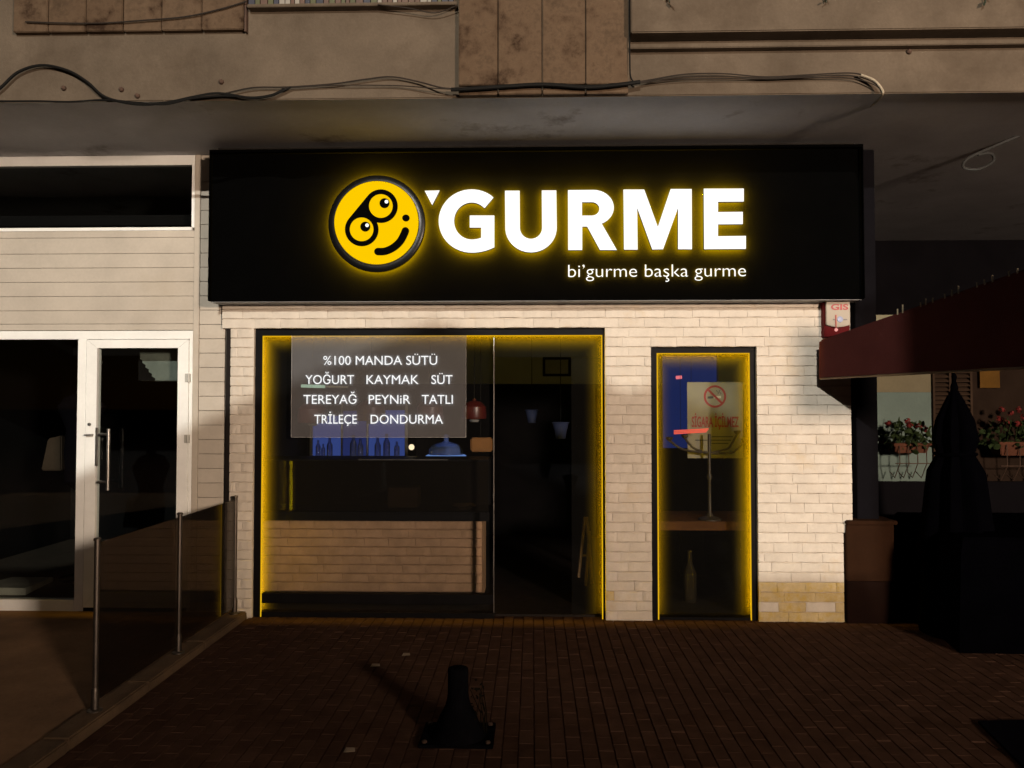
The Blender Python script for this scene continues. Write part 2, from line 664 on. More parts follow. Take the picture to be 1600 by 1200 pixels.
# ---------------------------------------------------------------- brick shopfront
shop = empty('brick_shopfront', (0, 0.1, 0), 'cream painted brick shopfront with black framed window and open doorway', 'shop')


def fx(px, py=740):
    return W(px, py, 0).x


def fz(py, px=832):
    return W(px, py, 0).z


O1 = (fx(395), fx(946), fz(512))
O2 = (fx(1018, 700), fx(1184, 750), fz(541, 1100))
XL_TOP, XL, XR, XR_LOW = fx(347, 490), fx(358), fx(1331, 700), fx(1319, 900)
ZL = fz(508, 360)
ZLOW = fz(826, 1320)
walls = MB()
walls.box((XL_TOP + .004, .009, O1[2] + .002), (XR - .004, .24, ZS + 0.01))
walls.box((XL + .004, .009, -.01), (O1[0] - .004, .24, O1[2] + .002))
walls.box((O1[1] + .004, .009, -.01), (O2[0] - .004, .24, O1[2] + .002))
walls.box((O2[0] - .004, .009, O2[2] + .004), (O2[1] + .004, .24, O1[2] + .002))
walls.box((O2[1] + .004, .009, ZLOW), (XR - .004, .24, O1[2] + .002))
walls.box((O2[1] + .004, .009, -.01), (XR_LOW - .004, .24, ZLOW))
walls.build('mortar_wall', M_MORTAR, shop)


def brick_mesh(k, L=0.2, H=0.066, D=0.03):
    rr = random.Random(100 + k)
    j = lambda s: rr.uniform(-s, s)
    b = 0.006
    vs, fs = [], []
    nx = 4
    # front grid with worn edges: rows bottom-back, bottom-front, middle, top-front, top-back
    rows = [(-H / 2, 0.0), (-H / 2 + .0015, -D + b), (-H / 2 + b, -D), (H / 2 - b, -D), (H / 2 - .0015, -D + b), (H / 2, 0.0)]
    for (z, y) in rows:
        for i in range(nx + 1):
            t = i / nx
            xx = (t - .5) * L
            yy = y
            if i in (0, nx) and y < -D + b * .5:
                yy = y + b * 0.7
            front = y < -0.001
            vs.append((xx + (j(.0015) if front else 0), yy + (j(.0018) if front else 0), z + (j(.0012) if front else 0)))
    n = nx + 1
    for r in range(len(rows) - 1):
        for i in range(nx):
            fs.append((r * n + i, r * n + i + 1, (r + 1) * n + i + 1, (r + 1) * n + i))
    fs.append(tuple(r * n for r in range(len(rows)))[::-1])
    fs.append(tuple(r * n + nx for r in range(len(rows))))
    me = bpy.data.meshes.new('brick')
    me.from_pydata(vs, [], fs)
    me.update()
    return me


BRICKS = []
for k in range(8):
    me = brick_mesh(k)
    me.materials.append(M_BRICK)
    BRICKS.append(me)


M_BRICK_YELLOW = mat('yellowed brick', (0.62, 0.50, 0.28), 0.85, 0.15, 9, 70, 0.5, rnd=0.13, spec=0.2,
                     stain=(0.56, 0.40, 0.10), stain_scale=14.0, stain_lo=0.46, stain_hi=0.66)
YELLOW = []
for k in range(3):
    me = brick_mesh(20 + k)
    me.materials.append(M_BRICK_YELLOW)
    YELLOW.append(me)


def lay_bricks(parent, spans_for, z0, z1, ch, bl, Y, meshes, name='brick', lim=400):
    """courses from z0 to z1; spans_for(z) gives the stretches of wall at that height"""
    n = 0
    rows = int(round((z1 - z0) / ch))
    for r in range(rows):
        za = z0 + r * ch
        zc = za + ch / 2
        for (a, b) in spans_for(zc):
            off = (0.5 if r % 2 else 0.0) * bl + 0.03 * math.sin(r * 2.3)
            x = math.floor((a - off) / bl) * bl + off
            cuts = [a]
            while x < b:
                if x > a + 0.045 and x < b - 0.045:
                    cuts.append(x + random.uniform(-.012, .012))
                x += bl
            cuts.append(b)
            for c, d in zip(cuts[:-1], cuts[1:]):
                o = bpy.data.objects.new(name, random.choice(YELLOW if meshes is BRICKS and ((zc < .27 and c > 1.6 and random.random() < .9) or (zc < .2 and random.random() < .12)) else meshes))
                L = d - c - 0.0022
                tilt = random.uniform(-.006, .006)
                M = Matrix.Translation(((c + d) / 2, Y + 0.0268 + random.uniform(-.0012, .0012), zc + random.uniform(-.001, .001))) \
                    @ Matrix.Rotation(tilt, 4, 'Y') @ Matrix.Diagonal((L / 0.2, 1, (ch - random.uniform(.0, .0025)) / 0.066, 1))
                place(o, M, parent)
                n += 1
    return n


CH = (fz(512, 950) - 0) / 30.0


def spans(z):
    if z > O1[2]:
        return [(XL_TOP if z > ZL else XL, XR)]
    s = [(XL, O1[0]), (O1[1], O2[0]), (O2[1], XR if z > ZLOW else XR_LOW)]
    if z > O2[2]:
        s = [(XL, O1[0]), (O1[1], XR)]
    return s


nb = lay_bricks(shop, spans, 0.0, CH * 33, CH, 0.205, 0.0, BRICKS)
print('bricks', nb)
# dark metal cover strip between the siding and the brick
box('cover_strip', (fx(350) + .002, 0.012, 0.0), (XL - .003, 0.05, ZL - .01), mat('dark cover strip', (0.014, 0.011, 0.010), 0.6, spec=0.1), shop)

# interior room of the shop
ZC = 2.75
XI0, XI1, YB = fx(352), XR - .05, 3.6
box('interior_floor', (XI0, 0.245, -.012), (XI1, YB, 0.006), M_FLOOR_IN, shop)
box('floor_threshold', (O1[0], 0.13, -.012), (O1[1], 0.243, 0.008), M_FLOOR_IN, shop)
box('floor_threshold', (O2[0], 0.13, -.012), (O2[1], 0.243, 0.008), M_FLOOR_IN, shop)
z_lit_edge = W(860, 600, YB - .02).z  # height where the wall's painted light meets its painted shade
M_LIT_WALL = mat('lit upper wall', (0.34, 0.35, 0.38), 0.8, 0.12, 2)
box('interior_wall', (XI0, YB, 0), (XI1, YB + .1, z_lit_edge), M_DARK, shop)  # lower wall near black, its shade put into the colour
box('interior_wall', (XI0, YB, z_lit_edge + .002), (XI1, YB + .1, ZC), M_LIT_WALL, shop)  # upper wall pale, the street light on it put into the colour
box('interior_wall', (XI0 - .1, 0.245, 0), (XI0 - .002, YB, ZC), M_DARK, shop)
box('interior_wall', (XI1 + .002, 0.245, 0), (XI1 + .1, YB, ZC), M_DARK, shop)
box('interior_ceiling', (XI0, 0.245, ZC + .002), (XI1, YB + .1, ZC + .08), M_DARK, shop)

# window frames, panes and yellow light strips
YF0, YF1, YG = 0.035, 0.105, 0.115


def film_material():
    m = bpy.data.materials.new('amber glow film')
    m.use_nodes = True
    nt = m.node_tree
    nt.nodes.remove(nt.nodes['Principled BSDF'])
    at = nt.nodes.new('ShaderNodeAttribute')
    at.attribute_name = 'glow_fade'
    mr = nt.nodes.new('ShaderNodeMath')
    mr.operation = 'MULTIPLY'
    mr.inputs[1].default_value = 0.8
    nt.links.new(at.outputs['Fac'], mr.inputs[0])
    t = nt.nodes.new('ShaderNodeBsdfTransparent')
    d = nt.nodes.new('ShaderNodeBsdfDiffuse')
    d.inputs[0].default_value = (0.17, 0.128, 0.006, 1)  # amber tint paints the glow at the window edges
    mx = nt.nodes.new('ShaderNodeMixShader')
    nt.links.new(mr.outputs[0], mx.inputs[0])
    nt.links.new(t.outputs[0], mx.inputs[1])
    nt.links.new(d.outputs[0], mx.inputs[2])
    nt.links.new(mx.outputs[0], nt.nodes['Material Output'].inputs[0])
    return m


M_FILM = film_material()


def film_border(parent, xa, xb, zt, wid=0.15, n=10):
    """amber sheet with the yellow edge glow put into its colour, thinning out inwards"""
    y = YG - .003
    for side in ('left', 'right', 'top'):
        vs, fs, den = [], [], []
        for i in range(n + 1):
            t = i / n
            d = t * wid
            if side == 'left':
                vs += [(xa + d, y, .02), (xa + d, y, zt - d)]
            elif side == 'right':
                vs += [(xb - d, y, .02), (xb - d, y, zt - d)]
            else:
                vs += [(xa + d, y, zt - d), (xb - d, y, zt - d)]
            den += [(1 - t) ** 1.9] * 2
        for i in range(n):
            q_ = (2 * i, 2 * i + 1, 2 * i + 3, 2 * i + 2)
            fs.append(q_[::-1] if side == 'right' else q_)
        me = bpy.data.meshes.new('glow_film')
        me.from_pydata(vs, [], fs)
        at = me.attributes.new('glow_fade', 'FLOAT', 'POINT')
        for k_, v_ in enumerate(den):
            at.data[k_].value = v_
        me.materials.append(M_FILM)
        place(bpy.data.objects.new('glow_film', me), Matrix.Identity(4), parent)


def window(x0, x1, ztop, wl, wt, wr, panes, mullions, base=None):
    fr = MB()
    YJ = .058                                # back of the jambs; the strips sit behind them
    fr.box((x0, YF0, 0.0), (x0 + wl, YJ, ztop))
    fr.box((x1 - wr, YF0, 0.0), (x1, YJ, ztop))
    fr.box((x0 + wl, YF0, ztop - wt), (x1 - wr, YJ, ztop))
    if base:
        fr.box((base[0], YF0, 0.0), (base[1], YF1, base[2]))
    f = fr.build('window_frame', M_BLACK, shop)
    xa, xb, zt = x0 + wl, x1 - wr, ztop - wt
    el, er, et = (min(.030, w_ - .003) for w_ in (wl, wr, wt))
    # light strips tucked behind the frame, facing the glass
    for a, b in (((xa - el, 0, .05), (xa - .002, 0, zt - .01)), ((xb + .002, 0, .05), (xb + er, 0, zt - .01)),
                 ((xa + .002, 0, zt + .002), (xb - .002, 0, zt + et))):
        mb = MB()
        mb.box((a[0], YJ + .0004, a[2]), (b[0], YJ + .0020, b[2]), 0)
        y = YJ + .0026
        strip = mb.build('light_strip', M_BLACK, f)
        ld = bpy.data.lights.new('strip_light', 'AREA')
        ld.shape = 'RECTANGLE'
        ld.size, ld.size_y = b[0] - a[0], b[2] - a[2]
        ld.energy = STRIP_RADIANCE * math.pi * ld.size * ld.size_y
        ld.color = (1.0, 0.66, 0.0)
        lo = bpy.data.objects.new('strip_light', ld)
        place(lo, Matrix.Translation(((a[0] + b[0]) / 2, y, (a[2] + b[2]) / 2)) @ Matrix.Rotation(R(90), 4, 'X'), strip)
    for a, b in (((xa + .0005, 0, .002), (xa + .008, 0, zt)), ((xb - .008, 0, .002), (xb - .0005, 0, zt)),
                 ((xa + .0085, 0, zt - .008), (xb - .0085, 0, zt - .0005))):
        box('glowing_edge', (a[0], YF0 - .004, a[2]), (b[0], YF0 + .0035, b[2]), E_LINE, f)
    film_border(f, xa - min(.024, wl - .004), xb + min(.024, wr - .004), zt + min(.012, wt - .004))
    for (a, za, b, zb) in panes:
        box('glass_pane', (a, YG, za), (b, YG + .006, zb), M_GLASS_HAZY, f)
    for (a, za, b, zb, m_) in mullions:
        box('mullion', (a, YF0 + .02, za), (b, YF1 + .02, zb), m_, f)
    return f


x772 = W(772, 740, .1).x
zb1 = W(590, 957, YF0).z
zb2 = W(590, 926, .1).z
zb3 = W(590, 941, .1).z
ztr = W(860, 558, YG).z
x900 = W(893, 740, YG).x
win1 = window(O1[0], O1[1], O1[2], fx(408) - fx(397), fz(512) - fz(523), fx(946) - fx(942.5),
              [(O1[0] + .02, zb1, x772 - .004, O1[2] - .02), (x772 + .004, ztr, O1[1] - .003, O1[2] - .02), (x900, 0.02, O1[1] - .003, ztr - .004)],
              [(x772 - .003, 0.02, x772 + .003, O1[2] - .06, M_STEEL),
               (O1[0] + .055, zb3, x772 - .004, zb2, M_BLACK)],
              base=(O1[0] + .056, x772 + .003, zb1))
win2 = window(O2[0], O2[1], O2[2], fx(1030) - fx(1020), fz(541) - fz(551), fx(1186) - fx(1177),
              [(O2[0] + .015, 0.03, O2[1] - .015, O2[2] - .015)], [],
              base=None)
box('window_sill', (O2[0] + .05, YF0, 0.0), (O2[1] - .045, YF1, 0.02), M_BLACK, win2)

# ---------------------------------------------------------------- neighbouring shopfront on the left
nb_shop = empty('siding_shopfront', (-3.2, 0.1, 0), 'neighbouring shopfront of pale horizontal siding with white framed glass door', 'shop')
YS = 0.03


def sx(px, py=740):
    return W(px, py, YS).x


def sz(py, px=200):
    return W(px, py, YS).z


XLEFT = sx(-260)
M_BACKING = mat('siding backing', (0.24, 0.21, 0.175), 0.9)
box('backing_wall', (sx(299), YS + .024, 0), (sx(350) - .002, .24, ZS - .002), M_BACKING, nb_shop)
box('backing_wall', (XLEFT, YS + .05, sz(517)), (sx(299) - .002, .24, sz(356)), M_BACKING, nb_shop)
# siding: narrow strip beside the brick, full height
pitch = (sz(396) - sz(485)) / 4.0
z = sz(396) + 7 * pitch
i = 0
xe = sx(349)
while z > 0.03:
    zb = max(z - pitch, 0.03)
    zt = min(z, ZS - .004)
    if zt - zb > 0.01:
        xr_ = min(xe, sx(347, 400)) if zb > ZL else xe
        box('siding_board', (sx(309), YS + random.uniform(-.001, .001), zb + .0018), (xr_, YS + .022, zt - .0018), M_SIDING, nb_shop, 0.002)
    z -= pitch
# siding: broad field above the door
zz = sz(396)
edges = [sz(360), sz(371), zz, zz - pitch, zz - 2 * pitch, zz - 3 * pitch, zz - 4 * pitch, sz(506), sz(516)]
for a, b in zip(edges[:-1], edges[1:]):
    box('siding_board', (XLEFT, YS + .006 + random.uniform(-.001, .001), b + .0014), (sx(299), YS + .048, a - .0014), M_SIDING, nb_shop, 0.002)
box('corner_trim', (sx(299.5), YS - .006, 0.03), (sx(308.5), YS + .022, ZS - .004), M_SIDING, nb_shop, 0.003)
# transom window over the siding
tf = MB()
tf.box((XLEFT, YS + .004, sz(258)), (sx(299), YS + .06, ZS - .003))
tf.box((sx(294), YS + .004, sz(356)), (sx(299) - .0005, YS + .06, sz(258)))
tf.box((XLEFT, YS + .004, sz(360)), (sx(294), YS + .06, sz(355)))
tfr = tf.build('transom_frame', M_PVC, nb_shop, 0.002)
box('glass_pane', (XLEFT, YS + .05, sz(357)), (sx(295), YS + .056, sz(256)), M_GLASS, tfr)
# shop window frame
wf = MB()
ztop, zbot = sz(517), sz(962)
wf.box((XLEFT, YS - .004, sz(530)), (sx(299), YS + .07, ztop))
wf.box((sx(119), YS - .004, zbot), (sx(133), YS + .07, sz(530)))
wf.box((sx(294), YS - .004, zbot), (sx(299), YS + .07, sz(530)))
wf.box((XLEFT, YS - .004, zbot), (sx(119), YS + .07, sz(938)))
wfr = wf.build('shop_window_frame', M_PVC, nb_shop, 0.003)
box('glass_pane', (XLEFT, YS + .03, sz(940)), (sx(120), YS + .036, sz(528)), M_GLASS, wfr)
box('door_threshold', (sx(133), YS, zbot), (sx(294), YS + .07, sz(950)), mat('dark threshold', (0.012, 0.009, 0.008), 0.7, spec=0.1), nb_shop)
# door leaf with handle and hinges
dl = MB()
YD = YS - .012
dx0, dx1, dz0, dz1 = sx(134), sx(293.5), sz(949), sz(531)
gx0, gx1, gz0, gz1 = sx(150.5), sx(277), sz(925), sz(544)
for (a, b, c, d) in (((dx0, dz0), (dx1, dz0), (gx1, gz0), (gx0, gz0)), ((dx1, dz0), (dx1, dz1), (gx1, gz1), (gx1, gz0)),
                     ((dx1, dz1), (dx0, dz1), (gx0, gz1), (gx1, gz1)), ((dx0, dz1), (dx0, dz0), (gx0, gz0), (gx0, gz1))):
    q = [a, b, c, d]
    cx_, cz_ = sum(p[0] for p in q) / 4, sum(p[1] for p in q) / 4
    q = [(cx_ + (p[0] - cx_) * .999, cz_ + (p[1] - cz_) * .9985) for p in q]
    dl.prism(q, YD, YD + .055)
door = dl.build('door', M_PVC, nb_shop)
box('glass_pane', (gx0 - .005, YD + .025, gz0 - .005), (gx1 + .005, YD + .031, gz1 + .005), M_GLASS, door)
hx = W(169, 720, YD - .06).x
hz0, hz1 = W(169, 766, YD - .06).z, W(169, 670, YD - .06).z
h = MB().tube([(hx, YD - .06, hz0), (hx, YD - .06, hz1)], 0.012, 12)
for zz_ in (hz0 + .06, hz1 - .04):
    h.tube([(hx, YD - .06, zz_), (hx - .075, YD - .055, zz_), (hx - .085, YD, zz_)], 0.008, 8)
h.build('handle', M_STEEL, door, smooth=True)
box('lock_plate', (sx(150), YD - .006, sz(728)), (sx(154), YD + .002, sz(668)), M_STEEL, door, 0.001)
lk = MB().lathe((sx(140.5), YD, sz(663)), [(0.011, 0), (0.011, -0.012), (0.007, -0.014)], 12, axis='y')
lk.build('keyhole', mat('dark key hole', (0.05, 0.05, 0.05), 0.4), door)
lv = MB().tube([(sx(146), YD - .002, sz(679)), (sx(146), YD - .03, sz(679)), (sx(136), YD - .032, sz(679.5))], 0.006, 8)
lv.build('door_lever', M_STEEL, door, smooth=True)
for (py0, py1) in ((584, 597), (679, 692), (905, 918)):
    hb = MB().box((sx(289), YD - .008, sz(py1)), (sx(297), YD + .004, sz(py0)))
    hb.tube([(sx(294.5), YD - .01, sz(py1)), (sx(294.5), YD - .01, sz(py0))], 0.007, 10)
    hb.build('hinge', mat('hinge paint', (0.5, 0.5, 0.47), 0.4), door)
# room behind the glass
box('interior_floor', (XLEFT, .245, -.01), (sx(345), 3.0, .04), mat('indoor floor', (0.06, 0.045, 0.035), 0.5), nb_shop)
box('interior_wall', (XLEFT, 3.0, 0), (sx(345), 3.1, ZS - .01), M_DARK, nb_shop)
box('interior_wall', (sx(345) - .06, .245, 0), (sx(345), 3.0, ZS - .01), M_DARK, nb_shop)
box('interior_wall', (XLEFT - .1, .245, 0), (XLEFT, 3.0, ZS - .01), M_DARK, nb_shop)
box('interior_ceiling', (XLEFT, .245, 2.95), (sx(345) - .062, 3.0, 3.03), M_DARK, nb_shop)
# shapes behind the glass standing in for reflections and floor light
cab = empty('reflection_panel', W(250, 595, .26), 'pale grey panel standing in for a reflection in the upper door glass', 'reflection_stand_in')
pbox('reflection_body', 218, 535, 292, 595, .26, .45, mat('grey reflection', (0.16, 0.175, 0.155), 0.6), cab, 0.005)  # grey block stands in for a pale reflection in the door glass
lf_ = MB()
for k in range(5):
    q = W(217 + k * 5, 560 + k * 7, .255)
    q2 = W(217 + k * 5 + 5, 560 + k * 7 + 3, .255)
    zb5 = W(250, 594.5, .255).z
    lf_.prism([(q.x, zb5), (q2.x, zb5), (q2.x, q2.z), (q.x, q.z)], .25, .2585)
lf_.build('reflected_silhouette', M_DARK, cab)  # dark steps stand for the silhouette within that reflection
sheet = MB()  # white slab stands in for a patch of light on the floor
s0, s1 = W(-40, 926, .5), W(66, 912, .8)
sheet.hexa([(s0.x, .45, .042), (W(40, 926, .45).x, .45, .042), (W(66, 912, .8).x, .95, .042), (s0.x, .95, .042),
            (s0.x, .45, .10), (W(40, 926, .45).x, .45, .10), (W(66, 912, .8).x, .95, .075), (s0.x, .95, .075)])
tag(sheet.build('floor_light_slab', mat('white floor light', (0.6, 0.58, 0.5), 0.6), None, 0.004),
    'low white slab standing in for light on the floor behind the leftmost shop window', 'plinth')
patch_pos = W(82, 735, .9)
reflected_patch = MB()  # beige block stands in for a patch reflected in the window
reflected_patch.hexa([(patch_pos.x - .09, .88, patch_pos.z), (patch_pos.x + .09, .88, patch_pos.z + .0), (patch_pos.x + .09, .98, patch_pos.z), (patch_pos.x - .09, .98, patch_pos.z),
          (patch_pos.x - .05, .90, patch_pos.z + .27), (patch_pos.x + .07, .90, patch_pos.z + .30), (patch_pos.x + .07, .96, patch_pos.z + .30), (patch_pos.x - .05, .96, patch_pos.z + .27)])
cab2 = empty('reflected_figure', (patch_pos.x, .95, 0.04), 'dark shape and beige patch standing in for reflections in the leftmost window', 'reflected_form')
reflected_patch.build('reflected_patch', mat('beige reflection', (0.05, 0.034, 0.024), 0.9, spec=0.05), cab2, 0.01)
MB().lathe((patch_pos.x + .16, 1.05, 0.04), [(.16, 0), (.16, .02), (.02, .03), (.02, .75), (.13, .85), (.15, 1.1), (.12, 1.3), (.19, 1.5), (.14, 1.58), (.05, 1.62), (.05, 1.7), (.08, 1.76), (.09, 1.84), (.05, 1.92)], 18) \
    .build('body', mat('dark reflection', (0.006, 0.005, 0.007), 0.9, spec=0.0), cab2, smooth=True)

# ---------------------------------------------------------------- sign
YP = -0.16
sign = empty('shop_sign', (0, -0.08, W(838, 470, YP).z), 'long black sign box with glowing white letters and round yellow emblem', 'sign')
sx0, sx1 = W(330, 350, YP).x, W(1346, 350, YP).x
sz0, sz1 = W(838, 469.5, YP).z, W(838, 229.5, YP).z
box('sign_panel', (sx0, YP, sz0), (sx1, -0.004, sz1), M_SIGN, sign, 0.002)
YSTOP = YP - .045
lz = W(838, 229.5, YSTOP).z
box('top_halo_stop', (sx0, YSTOP, lz - .02), (sx1, YP - .0005, lz), M_SIGN, sign)  # added edge that keeps the halo light off the soffit
for xa_ in (sx0, sx1 - .006):
    box('side_halo_stop', (xa_, YSTOP, sz0), (xa_ + .006, YP - .0005, lz - .0205), M_SIGN, sign)  # added to stop halo light escaping sideways
box('top_leak_cover', (sx0 + .02, -0.10, sz1 + .0005), (sx1 - .02, -0.006, ZS - .0005), mat('dark leak cover', (0.02, 0.018, 0.016), 0.7, spec=0.1), sign)  # strip added to close off the halo leak above the sign
box('bottom_cover', (sx0 + .003, YP + .003, sz0 - .004), (sx1 - .003, -0.006, sz0 - .0005), M_SIGN_EDGE, sign)

LD, ST = 0.030, 0.036                       # letter depth, gap to the panel
YL = YP - ST - LD                           # front of the letters
M_RETURN = mat('letter side', (0.22, 0.22, 0.22), 0.5, 0.05)
SET3 = [E_WHITE, M_RETURN, E_HALO]


def L1(pts):
    return [(660 + a / 7.273, 280 + b / 7.273) for a, b in pts]


def L2(pts):
    return [(870 + a / 5.161, 280 + b / 5.161) for a, b in pts]


def arc(cx, cy, rx, ry, a0, a1, n=14):
    return [(cx + rx * math.cos(R(a0 + (a1 - a0) * k / n)), cy + ry * math.sin(R(a0 + (a1 - a0) * k / n))) for k in range(n + 1)]


def to_world(pts, Y):
    return [(W(a, b, Y).x, W(a, b, Y).z) for a, b in pts]


def ell(cx, cy, rx, ry=None, n=40):
    return [(cx + rx * math.cos(2 * math.pi * k / n), cy + (ry or rx) * math.sin(2 * math.pi * k / n)) for k in range(n)]


g_outer = [(808, 208)] + arc(560, 475, 375, 360, -48, -90, 8)[1:] + arc(560, 475, 375, 360, -90, -180, 14)[1:] \
    + arc(560, 475, 375, 360, 180, 90, 14)[1:] + arc(560, 475, 460, 360, 90, 57, 8)[1:] \
    + [(818, 775), (818, 412), (538, 412), (538, 550), (668, 550), (668, 665)] \
    + arc(560, 475, 255, 210, 64, 90, 6)[1:] + arc(560, 475, 200, 210, 90, 180, 12)[1:] + arc(560, 475, 200, 210, 180, 270, 12)[1:] \
    + arc(560, 475, 200, 210, 270, 313, 7)[1:] + [(708, 328)]
u_outer = [(938, 130), (1105, 130), (1108, 550)] + arc(1234, 550, 126, 127, 180, 0, 18)[1:-1] + [(1360, 550), (1356, 127), (1522, 127), (1527, 550)] \
    + arc(1234, 550, 293, 282, 0, 180, 26)[1:-1] + [(942, 550)]
r_outer = [(90, 88), (295, 86)] + arc(295, 228, 165, 142, -90, 66, 20)[1:] + [(485, 571), (348, 571), (245, 382), (205, 382), (205, 571), (92, 572)]
r_hole = [(203, 185)] + arc(283, 239, 60, 54, -90, 90, 14) + [(203, 293)]
m_outer = [(537, 83), (705, 83), (815, 385), (918, 79), (1088, 79), (1090, 565), (978, 565), (978, 230), (857, 565), (770, 567), (648, 230), (652, 568), (542, 568)]
e_outer = [(1185, 76), (1508, 75), (1508, 180), (1300, 182), (1300, 265), (1500, 263), (1500, 362), (1300, 364), (1300, 460), (1525, 457), (1525, 562), (1188, 565)]
for loops in ([L1(g_outer)], [L1(u_outer)], [L2(r_outer), L2(r_hole)], [L2(m_outer)], [L2(e_outer)]):
    flat_shape('letter', [to_world(l, YL) for l in loops], YL, LD, SET3, sign, True)
flat_shape('apostrophe', [to_world([(663.5, 298), (687, 297.5), (675.3, 320.5)], YL)], YL, LD, SET3, sign, True)
lettering('small_letter', 'bi\u2019gurme baska gurme', 887.5, 1166, 432.5, 20, YP - .03, .012, [E_WHITE, M_RETURN, E_HALO_SMALL], sign, bold=-0.011, three=True)
p_ = [W(a_, b_, YP - .03) for a_, b_ in ((1042.6, 432.2), (1042.0, 434.6), (1044.6, 435.6), (1045.0, 438.0), (1042.6, 439.4), (1040.2, 438.8))]
MB().tube(smooth_path([q + Vector((0, .006, 0)) for q in p_], 4), .0034, 6).build('cedilla', E_WHITE, sign)
# standing the tagline slightly uphill as the sign edge does is left to perspective

# emblem: ring, lit disc and raised black shapes
PX = lambda d: d / (FPX / (DIST + YL))      # pixel length to metres at the letters' plane
ec = W(588.2, 349, YL)
ring = MB()
rp = [(PX(77), YL + LD), (PX(77), YL + .006), (PX(75), YL), (PX(68), YL), (PX(66.5), YL + .006), (PX(66.5), YL + .012)]
ring.lathe((ec.x, 0, ec.z), [(r, y) for r, y in rp], 64, axis='y')
ring.build('emblem_ring', mat('gloss black ring', (0.004, 0.004, 0.004), 0.3, 0.05, spec=0.2), sign, smooth=True)
flat_shape('emblem_back_light', [to_world(ell(588.2, 349, 75, n=64), YL)], YL + LD + .0005, .002, [M_SIGN, M_SIGN, E_HALO], sign, True)
fc = (588.0, 346.9)
M_ESH = mat('emblem black', (0.002, 0.002, 0.002), 0.7, 0.05, spec=0.0)


def raised(name, loops, front, depth, m, par):
    return flat_shape(name, [to_world(l, YL) for l in loops], front, depth, [m], par)


disc = raised('emblem_disc', [ell(*fc, 65.8, n=64)], YL + .002, .009, E_DISC, sign)
c1, c2, rb = (595.3, 322.2), (565.3, 358.6), 26.2
dxx, dyy = c2[0] - c1[0], c2[1] - c1[1]
ang = math.degrees(math.atan2(dyy, dxx))    # direction from the upper ring to the lower one
# outline of the two joined rings: tangent on the left, a notch on the right
dd = math.hypot(dxx, dyy)
na = math.degrees(math.acos(dd / 2 / rb))
up = arc(c1[0], c1[1], rb, rb, ang + 90, ang + 360 - na, 30)
dn = arc(c2[0], c2[1], rb, rb, ang + 180 + na - 360 + 0, ang + 90, 30)
raised('emblem_eyes', [up + dn], YL - .004, .006, M_ESH, disc)
for (cx_, cy_), (qx, qy), (wx, wy) in ((c1, (601.1, 317.9), (604.2, 315.6)), (c2, (571.1, 354.5), (574, 352.4))):
    raised('emblem_eye', [ell(cx_, cy_, 18.4)], YL - .006, .0018, E_DISC, disc)
    raised('emblem_pupil', [ell(qx, qy, 7.8)], YL - .008, .0018, M_ESH, disc)
    raised('emblem_glint', [ell(wx, wy, 2.8, n=20)], YL - .010, .0018, E_WHITE, disc)
raised('emblem_dot', [ell(634.3, 340.7, 5.8, 5.4, 24)], YL - .004, .006, M_ESH, disc)
mid = smooth_path([(590.5, 393.2, 0), (602, 392.6, 0), (614.5, 387, 0), (625, 377.5, 0), (631, 367, 0), (633.5, 360.8, 0)], 5)
lft, rgt = [], []
for i, p in enumerate(mid):
    t = (mid[min(i + 1, len(mid) - 1)] - mid[max(i - 1, 0)]).normalized()
    nrm = Vector((-t.y, t.x, 0)) * 5.8
    lft.append((p.x + nrm.x, p.y + nrm.y))
    rgt.append((p.x - nrm.x, p.y - nrm.y))
t0 = math.degrees(math.atan2(mid[-1].y - mid[-2].y, mid[-1].x - mid[-2].x))
t1 = math.degrees(math.atan2(mid[0].y - mid[1].y, mid[0].x - mid[1].x))
smile = lft + arc(mid[-1].x, mid[-1].y, 5.8, 5.8, t0 + 90, t0 - 90, 8)[1:-1] + rgt[::-1] + arc(mid[0].x, mid[0].y, 5.8, 5.8, t1 + 90, t1 - 90, 8)[1:-1]
raised('emblem_smile', [smile], YL - .004, .006, M_ESH, disc)

# ---------------------------------------------------------------- hanging menu panel
YM = 0.02
menu = empty('menu_panel', W(592, 683, YM), 'translucent grey panel with glowing white product names in the window', 'panel')
a, b = W(455, 683, YM), W(728, 524, YM)
box('acrylic_sheet', (a.x, YM, a.z), (b.x, YM + .006, b.z), M_PANEL, menu)
for q in (((a.x - .002, a.z - .002), (b.x + .002, a.z)), ((a.x - .002, a.z), (a.x, b.z)), ((b.x, a.z), (b.x + .002, b.z))):
    box('sheet_edge', (q[0][0], YM - .0005, q[0][1]), (q[1][0], YM + .0065, q[1][1]), M_PANEL_EDGE, menu)
YT = YM - .016
for text, x0, x1, yb in (('%100 MANDA S\u00dcT\u00dc', 505, 683, 570), ('YO\u011eURT', 477, 553, 600), ('KAYMAK', 572.5, 654, 600), ('S\u00dcT', 674, 707, 600),
                         ('TEREYA\u011e', 474, 557, 631), ('PEYN\u0069R', 576, 641, 631), ('TATLI', 659, 707.5, 631),
                         ('TR\u0130LE\u00c7E', 491, 557.5, 662), ('DONDURMA', 579, 692, 662)):
    lettering('letter', text, x0, x1, yb, 14.2, YT, .004, [E_MENU, M_RETURN, E_MENU_BACK], menu, bold=0.0, three=True)

